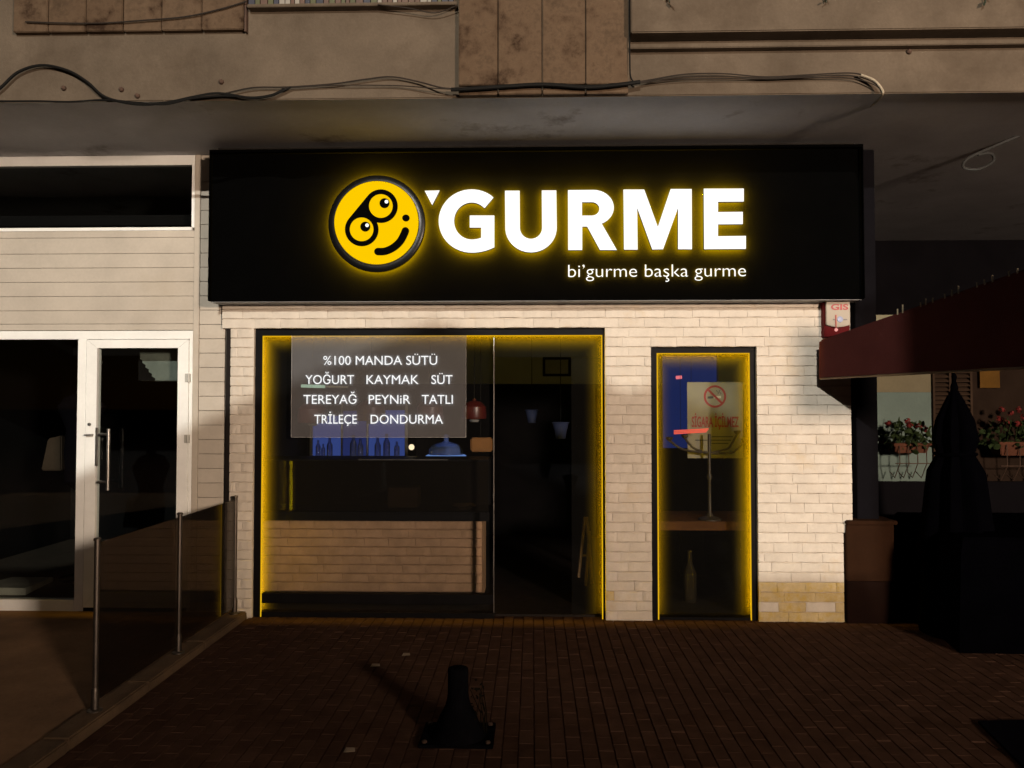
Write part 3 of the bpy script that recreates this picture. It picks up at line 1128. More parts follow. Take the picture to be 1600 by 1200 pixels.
# ---------------------------------------------------------------- alarm siren box
YA = -0.085
alarm = empty('alarm_box', W(1309, 526, YA), 'white and red alarm siren box on brick under the sign', 'alarm')
ax0, ax1 = W(1290, 500, YA).x, W(1329.5, 500, YA).x
az0, az1 = W(1310, 526, YA).z, W(1310, 470, YA).z
M_AWHITE = mat('alarm white plastic', (0.42, 0.37, 0.31), 0.6, 0.05, spec=0.1)
M_ARED = mat('alarm red plastic', (0.10, 0.004, 0.006), 0.6, 0.1, spec=0.08)
zm = W(1310, 511, YA).z
box('base_plate', (ax0 - .002, YA + .02, az0), (ax1 + .002, 0.0, az1), M_ARED, alarm, 0.006)
xm_ = (ax0 + ax1) / 2
cover = MB().prism([(ax0 + .006, az1 - .002), (ax0 + .006, zm + .016), (xm_ - .04, zm + .004), (xm_, zm), (xm_ + .04, zm + .004), (ax1 - .004, zm + .016), (ax1 - .004, az1 - .002)], YA, YA + .019)
cover.build('cover', M_AWHITE, alarm, 0.004)
M_ATEXT = mat('alarm red print', (0.35, 0.02, 0.03), 0.5)
lettering('letter', 'GIS', 1299, 1325, 483.8, 8.6, YA - .0025, .002, [M_ATEXT], alarm, bold=0.03)
bl = W(1312.5, 499, YA)
MB().lathe((bl.x, YA, bl.z), [(.022, -.0005), (.020, -.004), (.008, -.005)], 16, axis='y').build('badge', mat('blue badge', (0.25, 0.3, 0.5), 0.4), alarm)
box('badge_wing', (bl.x - .05, YA - .002, bl.z - .006), (bl.x - .024, YA - .0003, bl.z + .002), mat('grey print', (0.2, 0.18, 0.18), 0.6), alarm)
box('badge_wing', (bl.x + .024, YA - .002, bl.z - .006), (bl.x + .05, YA - .0003, bl.z + .002), mat('grey print', (0.2, 0.18, 0.18), 0.6), alarm)
rl = W(1306, 503, YA)
box('signal_light', (rl.x - .005, YA - .006, rl.z - .045), (rl.x + .004, YA - .0003, rl.z + .05), mat('pink strip', (0.5, 0.16, 0.14), 0.6, spec=0.1), alarm)
MB().lathe((W(1308, 515, YA).x, YA + .018, W(1308, 515, YA).z), [(.012, 0), (.010, -.010), (.004, -.013)], 14, axis='y').build('indicator_lamp', emit('red indicator', (1.0, 0.42, 0.36), 0.9), alarm)

# ---------------------------------------------------------------- right side: dark recess, awning, flowers
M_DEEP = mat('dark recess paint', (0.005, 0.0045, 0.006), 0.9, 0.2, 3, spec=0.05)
rec = empty('recessed_shopfront', (4.2, 1.0, 0), 'dark recessed shop wall with shuttered window beyond the brick front', 'building')
XP0, XP1 = W(1333, 740, .12).x, W(1366, 740, .12).x
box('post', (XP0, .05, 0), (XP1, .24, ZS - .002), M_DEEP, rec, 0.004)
YR = 0.8
zr0, zr1 = W(1420, 752, YR).z, 1.95
xr0 = W(1366, 700, YR).x - .2
M_GREENW = mat('pale green wall', (0.12, 0.17, 0.155), 0.85, 0.12, 3, 50, 0.2)
M_CREAMW = mat('cream wall', (0.16, 0.14, 0.085), 0.85, 0.12, 3, 50, 0.2)
zc_ = W(1420, 613, YR).z
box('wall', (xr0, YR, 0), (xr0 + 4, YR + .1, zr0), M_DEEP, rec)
box('wall', (xr0, YR, zr0 + .001), (W(1456, 700, YR).x, YR + .1, zc_), M_GREENW, rec)
box('wall', (xr0, YR, zc_ + .001), (W(1456, 700, YR).x, YR + .1, 2.3), M_CREAMW, rec)
box('wall', (W(1456, 700, YR).x + .001, YR + .02, zr0 + .001), (xr0 + 4, YR + .1, 2.3), mat('brown wall', (0.022, 0.014, 0.010), 0.9, spec=0.05), rec)
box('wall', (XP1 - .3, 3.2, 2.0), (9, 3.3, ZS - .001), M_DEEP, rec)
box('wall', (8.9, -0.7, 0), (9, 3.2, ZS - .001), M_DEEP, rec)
# shutters
M_SHUT = mat('shutter brown', (0.045, 0.028, 0.018), 0.8, 0.2, spec=0.1)
for (p0, p1) in ((1457, 1486), (1490, 1519)):
    a, b = W(p0, 690, YR).x, W(p1, 690, YR).x
    zt, zb = 1.98, W(1480, 730, YR).z
    fr = MB()
    fr.box((a, YR - .02, zb), (a + .018, YR + .018, zt))
    fr.box((b - .018, YR - .02, zb), (b, YR + .018, zt))
    fr.box((a + .018, YR - .02, zb), (b - .018, YR + .018, zb + .03))
    sh = fr.build('shutter', M_SHUT, rec)
    z = zb + .05
    while z < zt - .02:
        s = MB().hexa([(a + .019, YR - .018, z), (b - .019, YR - .018, z), (b - .019, YR + .008, z + .018), (a + .019, YR + .008, z + .018),
                       (a + .019, YR - .018, z + .006), (b - .019, YR - .018, z + .006), (b - .019, YR + .008, z + .024), (a + .019, YR + .008, z + .024)])
        s.build('slat', M_SHUT, sh)
        z += .036
box('yellow_board', (W(1530, 600, YR).x, YR - .012, W(1545, 606, YR).z), (W(1561, 600, YR).x, YR + .012, 2.0), mat('ochre board', (0.11, 0.055, 0.01), 0.8, spec=0.1), rec)

M_LEAF = mat('geranium leaf', (0.035, 0.06, 0.022), 0.8, 0.4, 25, rnd=0.3, spec=0.1)
M_PETAL = mat('red petal', (0.15, 0.022, 0.021), 0.7, 0.2, 30, spec=0.1)
M_TERRA = mat('terracotta', (0.10, 0.04, 0.024), 0.9, 0.2, 10, spec=0.1)


def planter(px0, px1, pyt, pyb, Y, label, blooms, seed):
    rr = random.Random(seed)
    a, b = W(px0, pyt, Y), W(px1, pyb, Y)
    root = empty('flower_planter', ((a.x + b.x) / 2, Y, b.z), label, 'planter', 'red geranium planters')
    t = MB().hexa([(a.x + .02, Y, b.z), (b.x - .02, Y, b.z), (b.x - .02, Y + .13, b.z), (a.x + .02, Y + .13, b.z),
                   (a.x, Y - .02, a.z), (b.x, Y - .02, a.z), (b.x, Y + .15, a.z), (a.x, Y + .15, a.z)])
    t.build('trough', M_TERRA, root, 0.006)
    box('rim', (a.x - .01, Y - .03, a.z - .015), (b.x + .01, Y + .155, a.z + .008), M_TERRA, root, 0.004)
    # wire hanger below
    w = MB()
    for k in range(4):
        x = a.x + (b.x - a.x) * (k + .5) / 4
        w.tube([(x, Y - .025, a.z), (x, Y - .03, b.z - .08), (x, Y + .06, b.z - .2), (x, Y + .15, b.z - .16)], .004, 6)
    w.tube([(a.x, Y - .03, b.z - .08), (b.x, Y - .03, b.z - .08)], .004, 6)
    w.build('wire_hanger', M_RUST, root)
    lf = MB()
    for k in range(150):
        x = rr.uniform(a.x - .10, b.x + .06)
        hgt = rr.uniform(-.06, .17) * (1.0 if a.x < x < b.x else .6)
        c = Vector((x, Y + rr.uniform(-.06, .15), a.z + hgt))
        r_ = rr.uniform(.014, .030)
        u = Vector((rr.uniform(-1, 1), rr.uniform(-1, .2), rr.uniform(-1, 1))).normalized()
        v = u.orthogonal().normalized()
        q = u.cross(v)
        lf.add([c + (v * math.cos(t_) + q * math.sin(t_)) * r_ + u * (.004 if i % 2 else 0) for i, t_ in enumerate([k2 * math.pi / 3 for k2 in range(6)])], [(0, 1, 2, 3, 4, 5)])
    for k in range(14):
        x = rr.uniform(a.x, b.x)
        lf.tube([(x, Y + .06, a.z), (x + rr.uniform(-.06, .06), Y + rr.uniform(-.03, .1), a.z + rr.uniform(.08, .22))], .003, 5)
    fo = lf.build('foliage', M_LEAF, root)
    for (qx, qy) in blooms:
        c = W(qx, qy, Y)
        bl_ = MB()
        for k in range(22):
            d = Vector((rr.gauss(0, 1), rr.gauss(0, 1), rr.gauss(0, 1))).normalized()
            p = c + d * rr.uniform(.010, .028)
            v = d.orthogonal().normalized()
            q = d.cross(v)
            bl_.add([p + v * .011, p + q * .011, p - v * .011, p - q * .011], [(0, 1, 2, 3)])
        bl_.build('blossom', M_PETAL, root)
    return root


planter(1396, 1452, 694, 708, YR - .2, 'terracotta planter of red geraniums on the pale green wall', [(1368, 686), (1388, 661), (1418, 658), (1421, 664), (1436, 665), (1446, 670), (1376, 690)], 3)
planter(1560, 1640, 692, 712, YR - .2, 'planter of red geraniums at the right edge of the photo, beside the shutters', [(1566, 640), (1580, 645), (1592, 640), (1572, 660), (1590, 662), (1562, 655), (1598, 652)], 4)

# maroon awning
aw = empty('awning', (3.2, -1.0, W(1280, 590, -.4).z), 'dark maroon cloth awning reaching out beside the brick shopfront', 'awning')
A0, A1 = W(1280, 590, -.14), W(1280, 534, -.14)
zb_ = A0.z
gB = ray(1600, 572)
tB = (zb_ - EYE) / gB.z
B0 = cam.location + gB * tB
B1 = W(1600, 424, B0.y)
dirv = (B0 - A0)
C0 = A0 + dirv * 1.25
C1 = A1 + (B1 - A1) * 1.25
th = Vector((0.02, 0.012, 0))
va = MB().hexa([A0, C0, C0 + th, A0 + th, A1, C1, C1 + th, A1 + th])
va.build('valance', M_MAROON, aw)
ro = MB().hexa([A1 + th, C1 + th, Vector((C1.x + .5, C1.y, C1.z - .12)), Vector((A1.x + .6, A1.y, A1.z - .08)),
                A1 + th + Vector((0, 0, .015)), C1 + th + Vector((0, 0, .015)), Vector((C1.x + .5, C1.y, C1.z - .105)), Vector((A1.x + .6, A1.y, A1.z - .065))])
ro.build('roof_cloth', M_MAROON, aw)
MB().hexa([C0 + th * 1.2, Vector((C0.x + .5, C0.y, zb_)), Vector((C0.x + .5, C0.y + .02, zb_)), C0 + th * 1.2 + Vector((0, .02, 0)),
           C1 + th * 1.2 - Vector((0, 0, .02)), Vector((C0.x + .5, C0.y, C1.z - .14)), Vector((C0.x + .5, C0.y + .02, C1.z - .14)), C1 + th * 1.2 + Vector((0, .02, -.02))]).build('front_valance', M_MAROON, aw)
MB().tube([A0 + th * .5 + Vector((0, 0, -.008)), C0 + th * .5 + Vector((0, 0, -.008))], .007, 8).build('hem_bar', mat('hem bar', (0.16, 0.10, 0.05), 0.5), aw)
MB().tube([A0 + th * 3 + Vector((0, 0, .02)), Vector((A0.x + .12, .045, zb_ + .05))], .012, 8).build('wall_arm', M_BLACK, aw)
# short pale pegs along the top edge of the cloth
M_PEG = mat('pale peg', (0.34, 0.28, 0.18), 0.5, 0.1)
for px in (1401, 1409, 1437, 1445, 1456, 1475, 1486, 1496, 1525, 1537, 1549, 1575, 1588):
    t = (px - 1280) / 320.0
    dep = (A0.y + DIST) * (B0.y + DIST) / ((B0.y + DIST) + t * ((A0.y + DIST) - (B0.y + DIST)))
    y = dep - DIST
    f = (y - A0.y) / (B0.y - A0.y)
    p = A1 + (B1 - A1) * f + th * .5
    MB().tube([p - Vector((0, 0, .01)), p + Vector((0, 0, .042 + .012 * math.sin(px)))], .0045, 6).build('peg', M_PEG, aw)

# pale loop of cable hanging under the soffit on the right
p = [W(1640, 192, -.2), W(1600, 209, -.2), W(1550, 230, -.2), W(1512, 248, -.2), W(1506, 262, -.18), W(1530, 264, -.17), W(1552, 252, -.18), W(1548, 240, -.2), W(1528, 242, -.2)]
p = [Vector((ZSs.x, ZSs.y, ZSs.z)) for ZSs in p]
hc = MB().tube(smooth_path(p, 6), .010, 8)
hc.tube([p[0], Vector((p[0].x + .1, p[0].y, ZS))], .008, 8)
tag(hc.build('hanging_cable', mat('grey cable', (0.055, 0.058, 0.058), 0.7, spec=0.1), None, smooth=True), 'pale loop of cable hanging under the soffit at far right', 'cable')

# brown box beside the brick pier
bb = G(1360, 968)
bin_ = empty('brown_box', (bb.x, bb.y + .1, 0), 'plain brown wooden box with a lid beside the right brick pier', 'box')
YB0 = -.03
M_BROWN = mat('brown board', (0.024, 0.010, 0.0045), 0.8, 0.2, 4, spec=0.05)
x0_, x1_ = W(1321, 900, YB0).x, W(1398, 900, YB0).x
zt_ = W(1360, 820, YB0).z
box('front_panel', (x0_ + .012, YB0, zt_ - .40), (x1_, YB0 + .30, zt_), M_BROWN, bin_, 0.004)
box('base', (x0_ + .014, YB0 + .006, 0), (x1_ - .004, YB0 + .30, zt_ - .404), mat('dark brown board', (0.010, 0.004, 0.0025), 0.8, spec=0.05), bin_, 0.004)
box('lid', (x0_ + .012, YB0 - .02, zt_ + .002), (x1_ + .02, YB0 + .32, zt_ + .03), M_BROWN, bin_, 0.006)
MB().lathe((W(1370, 812, YB0).x, YB0 + .1, zt_ + .03), [(.02, 0), (.02, .02), (.012, .03)], 12).build('knob', M_STEEL, bin_)

# folded parasol under the awning
hp = G(1512, 1000)
cx_, cy_ = hp.x + .02, hp.y + .15
M_TARP = mat('black parasol cloth', (0.0012, 0.0012, 0.002), 0.8, 0.2, spec=0.0)
pa = empty('folded_parasol', (cx_, cy_, .004), 'closed black parasol with hanging folds standing under the maroon awning', 'parasol')
prof = [(.215, .50), (.225, .56), (.19, .75), (.17, .95), (.155, 1.10), (.10, 1.22), (.125, 1.32), (.105, 1.45), (.06, 1.58), (.02, 1.66)]
seg = 48
vs, fs = [], []
for j, (r_, h_) in enumerate(prof):
    for k in range(seg):
        a = 2 * math.pi * k / seg
        fold = 1 + .16 * math.sin(8 * a + j * .12) * (1 if j < 8 else .4)
        dip = .05 * math.sin(8 * a) if j == 0 else 0
        vs.append((cx_ + r_ * fold * math.cos(a), cy_ + r_ * fold * math.sin(a), h_ + dip))
for j in range(len(prof) - 1):
    for k in range(seg):
        fs.append((j * seg + k, j * seg + (k + 1) % seg, (j + 1) * seg + (k + 1) % seg, (j + 1) * seg + k))
fs.append(tuple(range((len(prof) - 1) * seg, len(prof) * seg)))
MB().add(vs, fs).build('canopy', M_TARP, pa, smooth=True)
MB().lathe((cx_, cy_, .06), [(.024, 0), (.024, 1.62), (.012, 1.66), (.018, 1.69), (.006, 1.72)], 12).build('pole', M_TARP, pa, smooth=True)
MB().lathe((cx_, cy_, .004), [(.24, 0), (.24, .04), (.20, .06), (.05, .075)], 24).build('base', M_TARP, pa, smooth=True)
MB().tube([(cx_ + .125 * math.cos(t * math.pi / 8), cy_ + .125 * math.sin(t * math.pi / 8), 1.22) for t in range(17)], .012, 6).build('strap', M_TARP, pa)
# low dark bench-like block left of the heap
lb = MB()
q0, q1 = G(1404, 955), G(1505, 1020)
n_seg = 20
tx0, tx1, ty0, ty1 = q0.x + .02, q1.x + 1.9, q1.y - .05, q0.y + .25
loop = [(tx0 + .05, ty1), (tx0, ty1 - .12)] + [(q0.x + (q1.x - q0.x) * t, q0.y + (q1.y - q0.y) * t) for t in (.1, .4, .7, 1)] + [(tx1, q1.y - .05), (tx1, ty1)]
wav = lambda i: .02 * math.sin(i * 2.1)
nL = len(loop)
rows_ = [(1.03, .004), (1.0, .25), (.985, .62), (.96, .70), (.93, .715)]
mx_, my_ = sum(p[0] for p in loop) / nL, sum(p[1] for p in loop) / nL
vs = [(mx_ + (p[0] - mx_) * k_ + wav(i + j * .4) * (1 - j / 5), my_ + (p[1] - my_) * k_, h_) for j, (k_, h_) in enumerate(rows_) for i, p in enumerate(loop)]
fs = [(j * nL + i, j * nL + (i + 1) % nL, (j + 1) * nL + (i + 1) % nL, (j + 1) * nL + i) for j in range(len(rows_) - 1) for i in range(nL)]
fs.append(tuple(range((len(rows_) - 1) * nL, len(rows_) * nL)))
lb.add(vs, fs)
tag(lb.build('covered_table', mat('black cover', (0.0012, 0.0012, 0.002), 0.8, 0.2, spec=0.0), None), 'long low table under a black cover beside the brown box, below the awning', 'table')
# flat black sheet laid in the near corner
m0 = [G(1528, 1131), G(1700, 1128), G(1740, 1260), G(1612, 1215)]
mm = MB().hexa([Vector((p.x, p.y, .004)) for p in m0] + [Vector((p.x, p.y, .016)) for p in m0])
tag(mm.build('flat_black_sheet', mat('flat black', (0.004, 0.004, 0.006), 0.8, 0.2, spec=0.0), None), 'flat, very dark sheet on the paving in the lower right corner', 'mat')

# ---------------------------------------------------------------- glass windscreen on the left
XG = -2.15
ws = empty('glass_windscreen', (XG, -.95, 0.05), 'smoked glass windscreen on three steel posts along the kerb', 'windscreen')
py_ = [-.07, -.95, -1.84]
for y in py_:
    MB().tube([(XG, y, .05), (XG, y, .885)], .0135, 14).build('post', M_POST, ws, smooth=True)
for y in py_:
    f = MB().lathe((XG, y, .05), [(.036, 0), (.036, .008), (.019, .014), (.019, .10), (.016, .115)], 16)
    f.build('foot', M_POST, ws, smooth=True)
    MB().lathe((XG, y, .885), [(.017, 0), (.017, .01), (.012, .014)], 14).build('cap', M_POST, ws, smooth=True)
for a, b in zip(py_[:-1], py_[1:]):
    box('glass_pane', (XG - .004, b + .018, .10), (XG + .004, a - .018, .872), M_GLASS_SMOKED, ws)

# ---------------------------------------------------------------- bollard
Y0 = bol.y + .11
bo = empty('bollard', (bol.x, Y0, 0), 'short black bollard with flared foot standing on the paving in front of the shop', 'bollard')
M_BOL = mat('black cast iron', (0.004, 0.004, 0.005), 0.8, 0.3, 20, 80, 0.3, spec=0.0)
MB().lathe((bol.x, Y0, 0.018), [(.128, 0), (.122, .012), (.100, .05), (.082, .095), (.060, .135), (.052, .165), (.0485, .19), (.0485, .295), (.046, .305), (.036, .310)], 28).build('post', M_BOL, bo, smooth=True)
box('base_plate', (bol.x - .17, Y0 - .12, .003), (bol.x + .17, Y0 + .14, .018), M_BOL, bo, 0.003)
for sx_ in (-1, 1):
    for sy_ in (-.09, .11):
        MB().lathe((bol.x + sx_ * .145, Y0 + sy_, .018), [(.012, 0), (.012, .008), (.008, .010)], 6).build('bolt', M_RUST, bo)
sp = MB()
for k in range(26):
    z = random.uniform(.10, .27)
    p = Vector((bol.x + .055 + random.uniform(0, .07), Y0 + random.uniform(-.04, .05), z))
    u = Vector((random.uniform(-1, 1), random.uniform(-1, 1), random.uniform(-.4, 1))).normalized()
    v = u.orthogonal().normalized()
    s = random.uniform(.006, .013)
    sp.add([p + u * s, p + v * s * .6, p - u * s, p - v * s * .6], [(0, 1, 2, 3)])
for k in range(5):
    a = Vector((bol.x + .10 + .008 * k, Y0 + .02, .018))
    sp.tube([a, a + Vector((random.uniform(-.02, .02), 0, .09)), a + Vector((random.uniform(-.05, .03), 0, random.uniform(.17, .25)))], [.003, .0025, .0015], 5)
tag(sp.build('weed', mat('dry weed', (0.008, 0.007, 0.004), 0.9, spec=0.0), None), 'small dark weed growing beside the black bollard', 'weed')

# litter
M_PAPER = mat('scrap paper', (0.20, 0.155, 0.11), 0.8, 0.1)
for px, py, w_, lab in ((635, 1024, .05, 'pale paper scrap on the paving left of the bollard top, nearest the bollard'),
                        (587, 1041, .055, 'thin pale paper scrap on the paving farther left of the bollard'),
                        (547, 1174, .05, 'pale paper scrap near the lower edge of the photo, left of the bollard')):
    p = G(px, py)
    s = MB()
    pts = [(-w_ / 2, -.02, .004), (-.01, -.028, .008), (w_ / 2, -.012, .005), (w_ / 2 - .006, .014, .009), (0, .022, .006), (-w_ / 2 + .005, .012, .010)]
    n = len(pts)
    s.add([p + Vector(q) for q in pts] + [p + Vector(q) + Vector((0, 0, .002)) for q in pts],
          [tuple(range(n - 1, -1, -1)), tuple(range(n, 2 * n))] + [(i, (i + 1) % n, n + (i + 1) % n, n + i) for i in range(n)])
    tag(s.build('paper_scrap', M_PAPER), lab, 'litter', 'paper scraps on the paving')

# ---------------------------------------------------------------- cables on the overhang
YC = -1.03


def cable(name, pts, r, m, label, extra=None, pre=None):
    path = [W(a, b, YC) if not c else W(a, b, c) for a, b, c in pts]
    mb = MB().tube(smooth_path(path, 6), r, 8)
    return tag(mb.build(name, m, None, smooth=True), label, 'cable', 'cables along the overhang')


n_ = None
cable('cable', [(-40, 170, n_), (0, 138, n_), (28, 113, n_), (65, 102, n_), (105, 110, n_), (136, 128, n_), (165, 152, n_), (215, 163, n_), (262, 160, n_), (305, 151, n_), (342, 146, n_), (392, 153, n_), (424, 149, n_), (445, 139, n_)],
      .0085, M_CABLE, 'thick black cable bulging in a high loop at the far left of the overhang')
cable('cable', [(-40, 156, n_), (0, 158, n_), (60, 158, n_), (110, 159, n_), (165, 156, n_), (210, 160, n_), (258, 163, n_), (300, 154, n_), (350, 150, n_), (400, 152, n_), (432, 146, n_), (455, 136, n_)],
      .0060, M_CABLE, 'black cable running nearly straight under the high loop at far left')
cable('cable', [(300, 152, n_), (345, 147, n_), (395, 137, n_), (450, 136, n_), (520, 131, n_), (570, 124, n_), (612, 120, n_), (655, 128, n_), (690, 137, -1.06), (720, 139, -1.07)],
      .0048, M_CABLE_BROWN, 'thin brown cable rising to a low hump left of the stone pilaster')
cable('cable', [(440, 138, n_), (500, 134, n_), (560, 133, n_), (625, 134, n_), (680, 138, -1.06), (720, 140, -1.07)],
      .0035, M_CABLE_BROWN, 'hair thin cable lying almost level left of the stone pilaster')
cable('cable', [(705, 140, -1.06), (730, 139, -1.07), (790, 135, -1.07), (850, 132, -1.07), (915, 136, -1.07), (960, 133, -1.07), (1000, 128, -1.06)],
      .0125, M_CABLE, 'thick black cable bundle across the foot of the stone pilaster')
for i, (dy, r_, lab) in enumerate(((0, .0042, 'uppermost of the thin cables fanning out right of the pilaster'), (4, .0034, 'second of the thin cables fanning out right of the pilaster'),
                                   (8, .0034, 'lowest of the thin cables fanning out right of the pilaster'))):
    cable('cable', [(985, 130, -1.06), (1020, 124 + dy * .5, n_), (1070, 116 + dy, n_), (1130, 115 + dy, n_), (1195, 120 + dy * .4, n_), (1260, 117 + dy * .5, n_), (1325, 114 + dy, n_),
                    (1352, 119 + dy, -1.04), (1372, 132 + dy * .5, -1.05), (1378, 146, -1.05)], r_, M_CABLE_BROWN, lab)
cable('cable', [(1345, 117, -1.05), (1365, 125, -1.055), (1377, 138, -1.06), (1379, 148, -1.05), (1368, 160, -.85), (1350, 173, -.65), (1335, 190, -.45), (1318, 202, -.30), (1298, 210, -.15), (1284, 224, -.05)],
      .0075, M_CABLE_PALE, 'pale cable bending round the overhang edge down to the sign')
cable('cable', [(40, 34, -1.055), (100, 36, -1.055), (160, 36, -1.055), (220, 32, -1.055), (290, 26, -1.055), (345, 14, -1.055), (385, 2, -1.055)],
      .0045, M_CABLE_BROWN, 'thin cable sagging across the stone slabs at upper left')
cable('cable', [(590, 7, -1.065), (640, 13, -1.065), (680, 20, -1.05), (715, 8, -1.06)], .0035, M_CABLE_BROWN, 'faint cable drooping from the sill left of the stone pilaster')
cable('cable', [(984, -20, -1.065), (983.5, 40, -1.065), (984, 90, -1.065), (985, 118, -1.06), (990, 128, -1.05)], .0045, M_CABLE, 'black cable running down the right edge of the stone pilaster')

# trailing plant tips along the top edge
for i, (px, lab) in enumerate(((1046, 'dark plant tip hanging from the top edge nearest the stone pilaster'), (1291, 'dark plant tip hanging from the top edge above the sign corner'),
                               (1540, 'dark plant tip hanging from the top edge at far right'))):
    c = W(px, 4, -1.14)
    t = MB()
    rr = random.Random(i + 40)
    t.tube([(c.x - .02, -1.122, c.z + .3), (c.x - .01, -1.15, c.z + .15), (c.x, -1.14, c.z)], [.006, .006, .004], 6)
    for k in range(7):
        o0 = Vector((c.x + rr.uniform(-.01, .01), -1.14, c.z + .01 + k * .03))
        d = Vector((rr.uniform(-1, 1), rr.uniform(-.8, -.1), rr.uniform(-1.4, -.3))).normalized() * rr.uniform(.035, .06)
        s = d.orthogonal().normalized() * .014
        t.add([o0, o0 + d * .5 + s, o0 + d, o0 + d * .5 - s], [(0, 1, 2, 3)])
    tag(t.build('trailing_plant', mat('dark leaf', (0.012, 0.022, 0.010), 0.7, 0.3), None), lab, 'plant', 'plant tips along the top edge')

# ---------------------------------------------------------------- things inside the shop
M_TAN = mat('tan brick', (0.40, 0.25, 0.15), 0.9, 0.15, 8, 60, 0.2, rnd=0.05, spec=0.1)
TB = []
for k in range(4):
    me = brick_mesh(50 + k)
    me.materials.append(M_TAN)
    TB.append(me)
YK = 0.42
ct = empty('serving_counter', (W(585, 928, YK).x, YK + .3, 0.006), 'tan brick serving counter with black top behind the big window', 'counter')
kx0, kx1 = W(404, 870, YK).x, W(753, 870, YK).x
kz0, kz1 = W(585, 924, YK).z, W(585, 813, YK).z
box('core', (kx0 + .002, YK + .012, .007), (kx1 - .002, YK + .55, kz1), M_MORTAR if False else mat('tan mortar', (0.34, 0.21, 0.125), 0.9, spec=0.1), ct)
lay_bricks(ct, lambda z: [(kx0, kx1)], kz0, kz1, (kz1 - kz0) / 8.0, 0.2, YK, TB)
box('plinth', (kx0, YK + .004, .007), (kx1, YK + .011, kz0 - .004), mat('brown plinth', (0.12, 0.075, 0.04), 0.6), ct)
box('counter_top', (kx0 - .02, YK - .05, kz1 + .003), (kx1 + .06, YK + .6, W(585, 800, YK - .05).z), M_BLACK, ct, 0.004)
zct = W(585, 800, YK - .05).z
dc = empty('display_case', (W(585, 800, YK).x, YK + .25, zct), 'dark glass display case on the serving counter', 'display case')
zdt = W(585, 718, YK).z
box('glass_front', (kx0, YK, zct + .002), (kx1 + .05, YK + .006, zdt - .012), M_GLASS_SMOKED, dc)
box('top_shelf', (kx0, YK - .01, zdt - .012), (kx1 + .05, YK + .42, zdt), M_BLACK, dc, 0.002)
box('steel_trim', (W(560, 718, YK - .012).x, YK - .014, zdt - .004), (W(700, 718, YK - .012).x, YK - .0105, zdt + .004), M_STEEL, dc)
box('back_panel', (kx0, YK + .40, zct + .002), (kx1 + .05, YK + .42, zdt - .013), M_DARK, dc)
zi = zct + .002
tag(pbox('food_box', 606, 762, 652, 793, YK + .12, YK + .3, mat('card', (0.22, 0.16, 0.10), 0.8), None, 0.004), 'small brown carton inside the display case', 'carton')
pc = W(725, 786, YK + .15)
tag(MB().lathe((pc.x, pc.y, zi), [(.05, 0), (.06, .01), (.10, .03), (.095, .034), (.05, .016)], 24).build('plate', mat('cream china', (0.5, 0.4, 0.28), 0.25), None, smooth=True), 'cream china plate at the right end of the display case', 'plate')

# glowing panels added for the blue reflections, and bottles behind the counter
fr = empty('blue_glow_block', (W(570, 740, 1.9).x, 2.0, .006), 'tall block with blue glowing panels standing in for reflections, behind the menu panel', 'glow_block')
E_BLUE = emit('blue reflection glow', (0.10, 0.17, 0.62), 0.36)
E_BLUE2 = emit('dim blue reflection glow', (0.06, 0.09, 0.38), 0.30)
f0, f1 = W(478, 700, 1.9), W(638, 700, 1.9)
fzb, fzt = .1, W(570, 610, 1.9).z
box('body', (f0.x, 1.92, .007), (f1.x, 2.4, fzt), M_BLACK, fr, .005)
for (p0, p1, y0, y1, m_) in ((489, 532, 650, 740, E_BLUE), (536, 572, 642, 742, E_BLUE2), (576, 632, 608 + 33, 742, E_BLUE)):
    pbox('glow_panel', p0, y0, p1, y1, 1.908, 1.918, m_, fr)
for (p0, p1) in ((484, 488), (533, 535), (573, 575), (633, 637)):
    pbox('panel_edge', p0, 620, p1, 745, 1.895, 1.917, M_STEEL, fr)
rr = random.Random(11)
for k, (px, hh, rad) in enumerate(((497, 26, .022), (505, 20, .018), (515, 30, .026), (552, 34, .030), (563, 28, .026), (590, 30, .028), (604, 36, .03), (620, 24, .024))):
    p = W(px, 716, 1.2)
    hgt = hh / (FPX / 6.8)
    tag(MB().lathe((p.x, 1.2, zdt - .03), [(rad, 0), (rad, hgt * .6), (rad * .45, hgt * .78), (rad * .42, hgt), (rad * .3, hgt)], 14).build('bottle', glass('blue bottle glass', (0.35, 0.45, 0.75), haze=.3, haze_col=(.15, .2, .35)), None, smooth=True),
        ('leftmost', 'second', 'third', 'fourth', 'fifth', 'sixth', 'seventh', 'rightmost')[k] + ' small bluish bottle in the row before the blue panels, from the left', 'bottle', 'bottles on the back shelf')
sf = empty('back_shelf', (W(570, 716, 1.2).x, 1.3, .007), 'dark shelf unit with bottles behind the counter', 'shelf')
box('shelf_board', (f0.x * .9, 1.1, zdt - .06), (W(720, 716, 1.2).x, 1.35, zdt - .031), M_DARK, sf)
box('side_panel', (f0.x * .9, 1.12, .007), (f0.x * .9 + .02, 1.34, zdt - .061), M_DARK, sf)
box('side_panel', (W(720, 716, 1.2).x - .02, 1.12, .007), (W(720, 716, 1.2).x, 1.34, zdt - .061), M_DARK, sf)
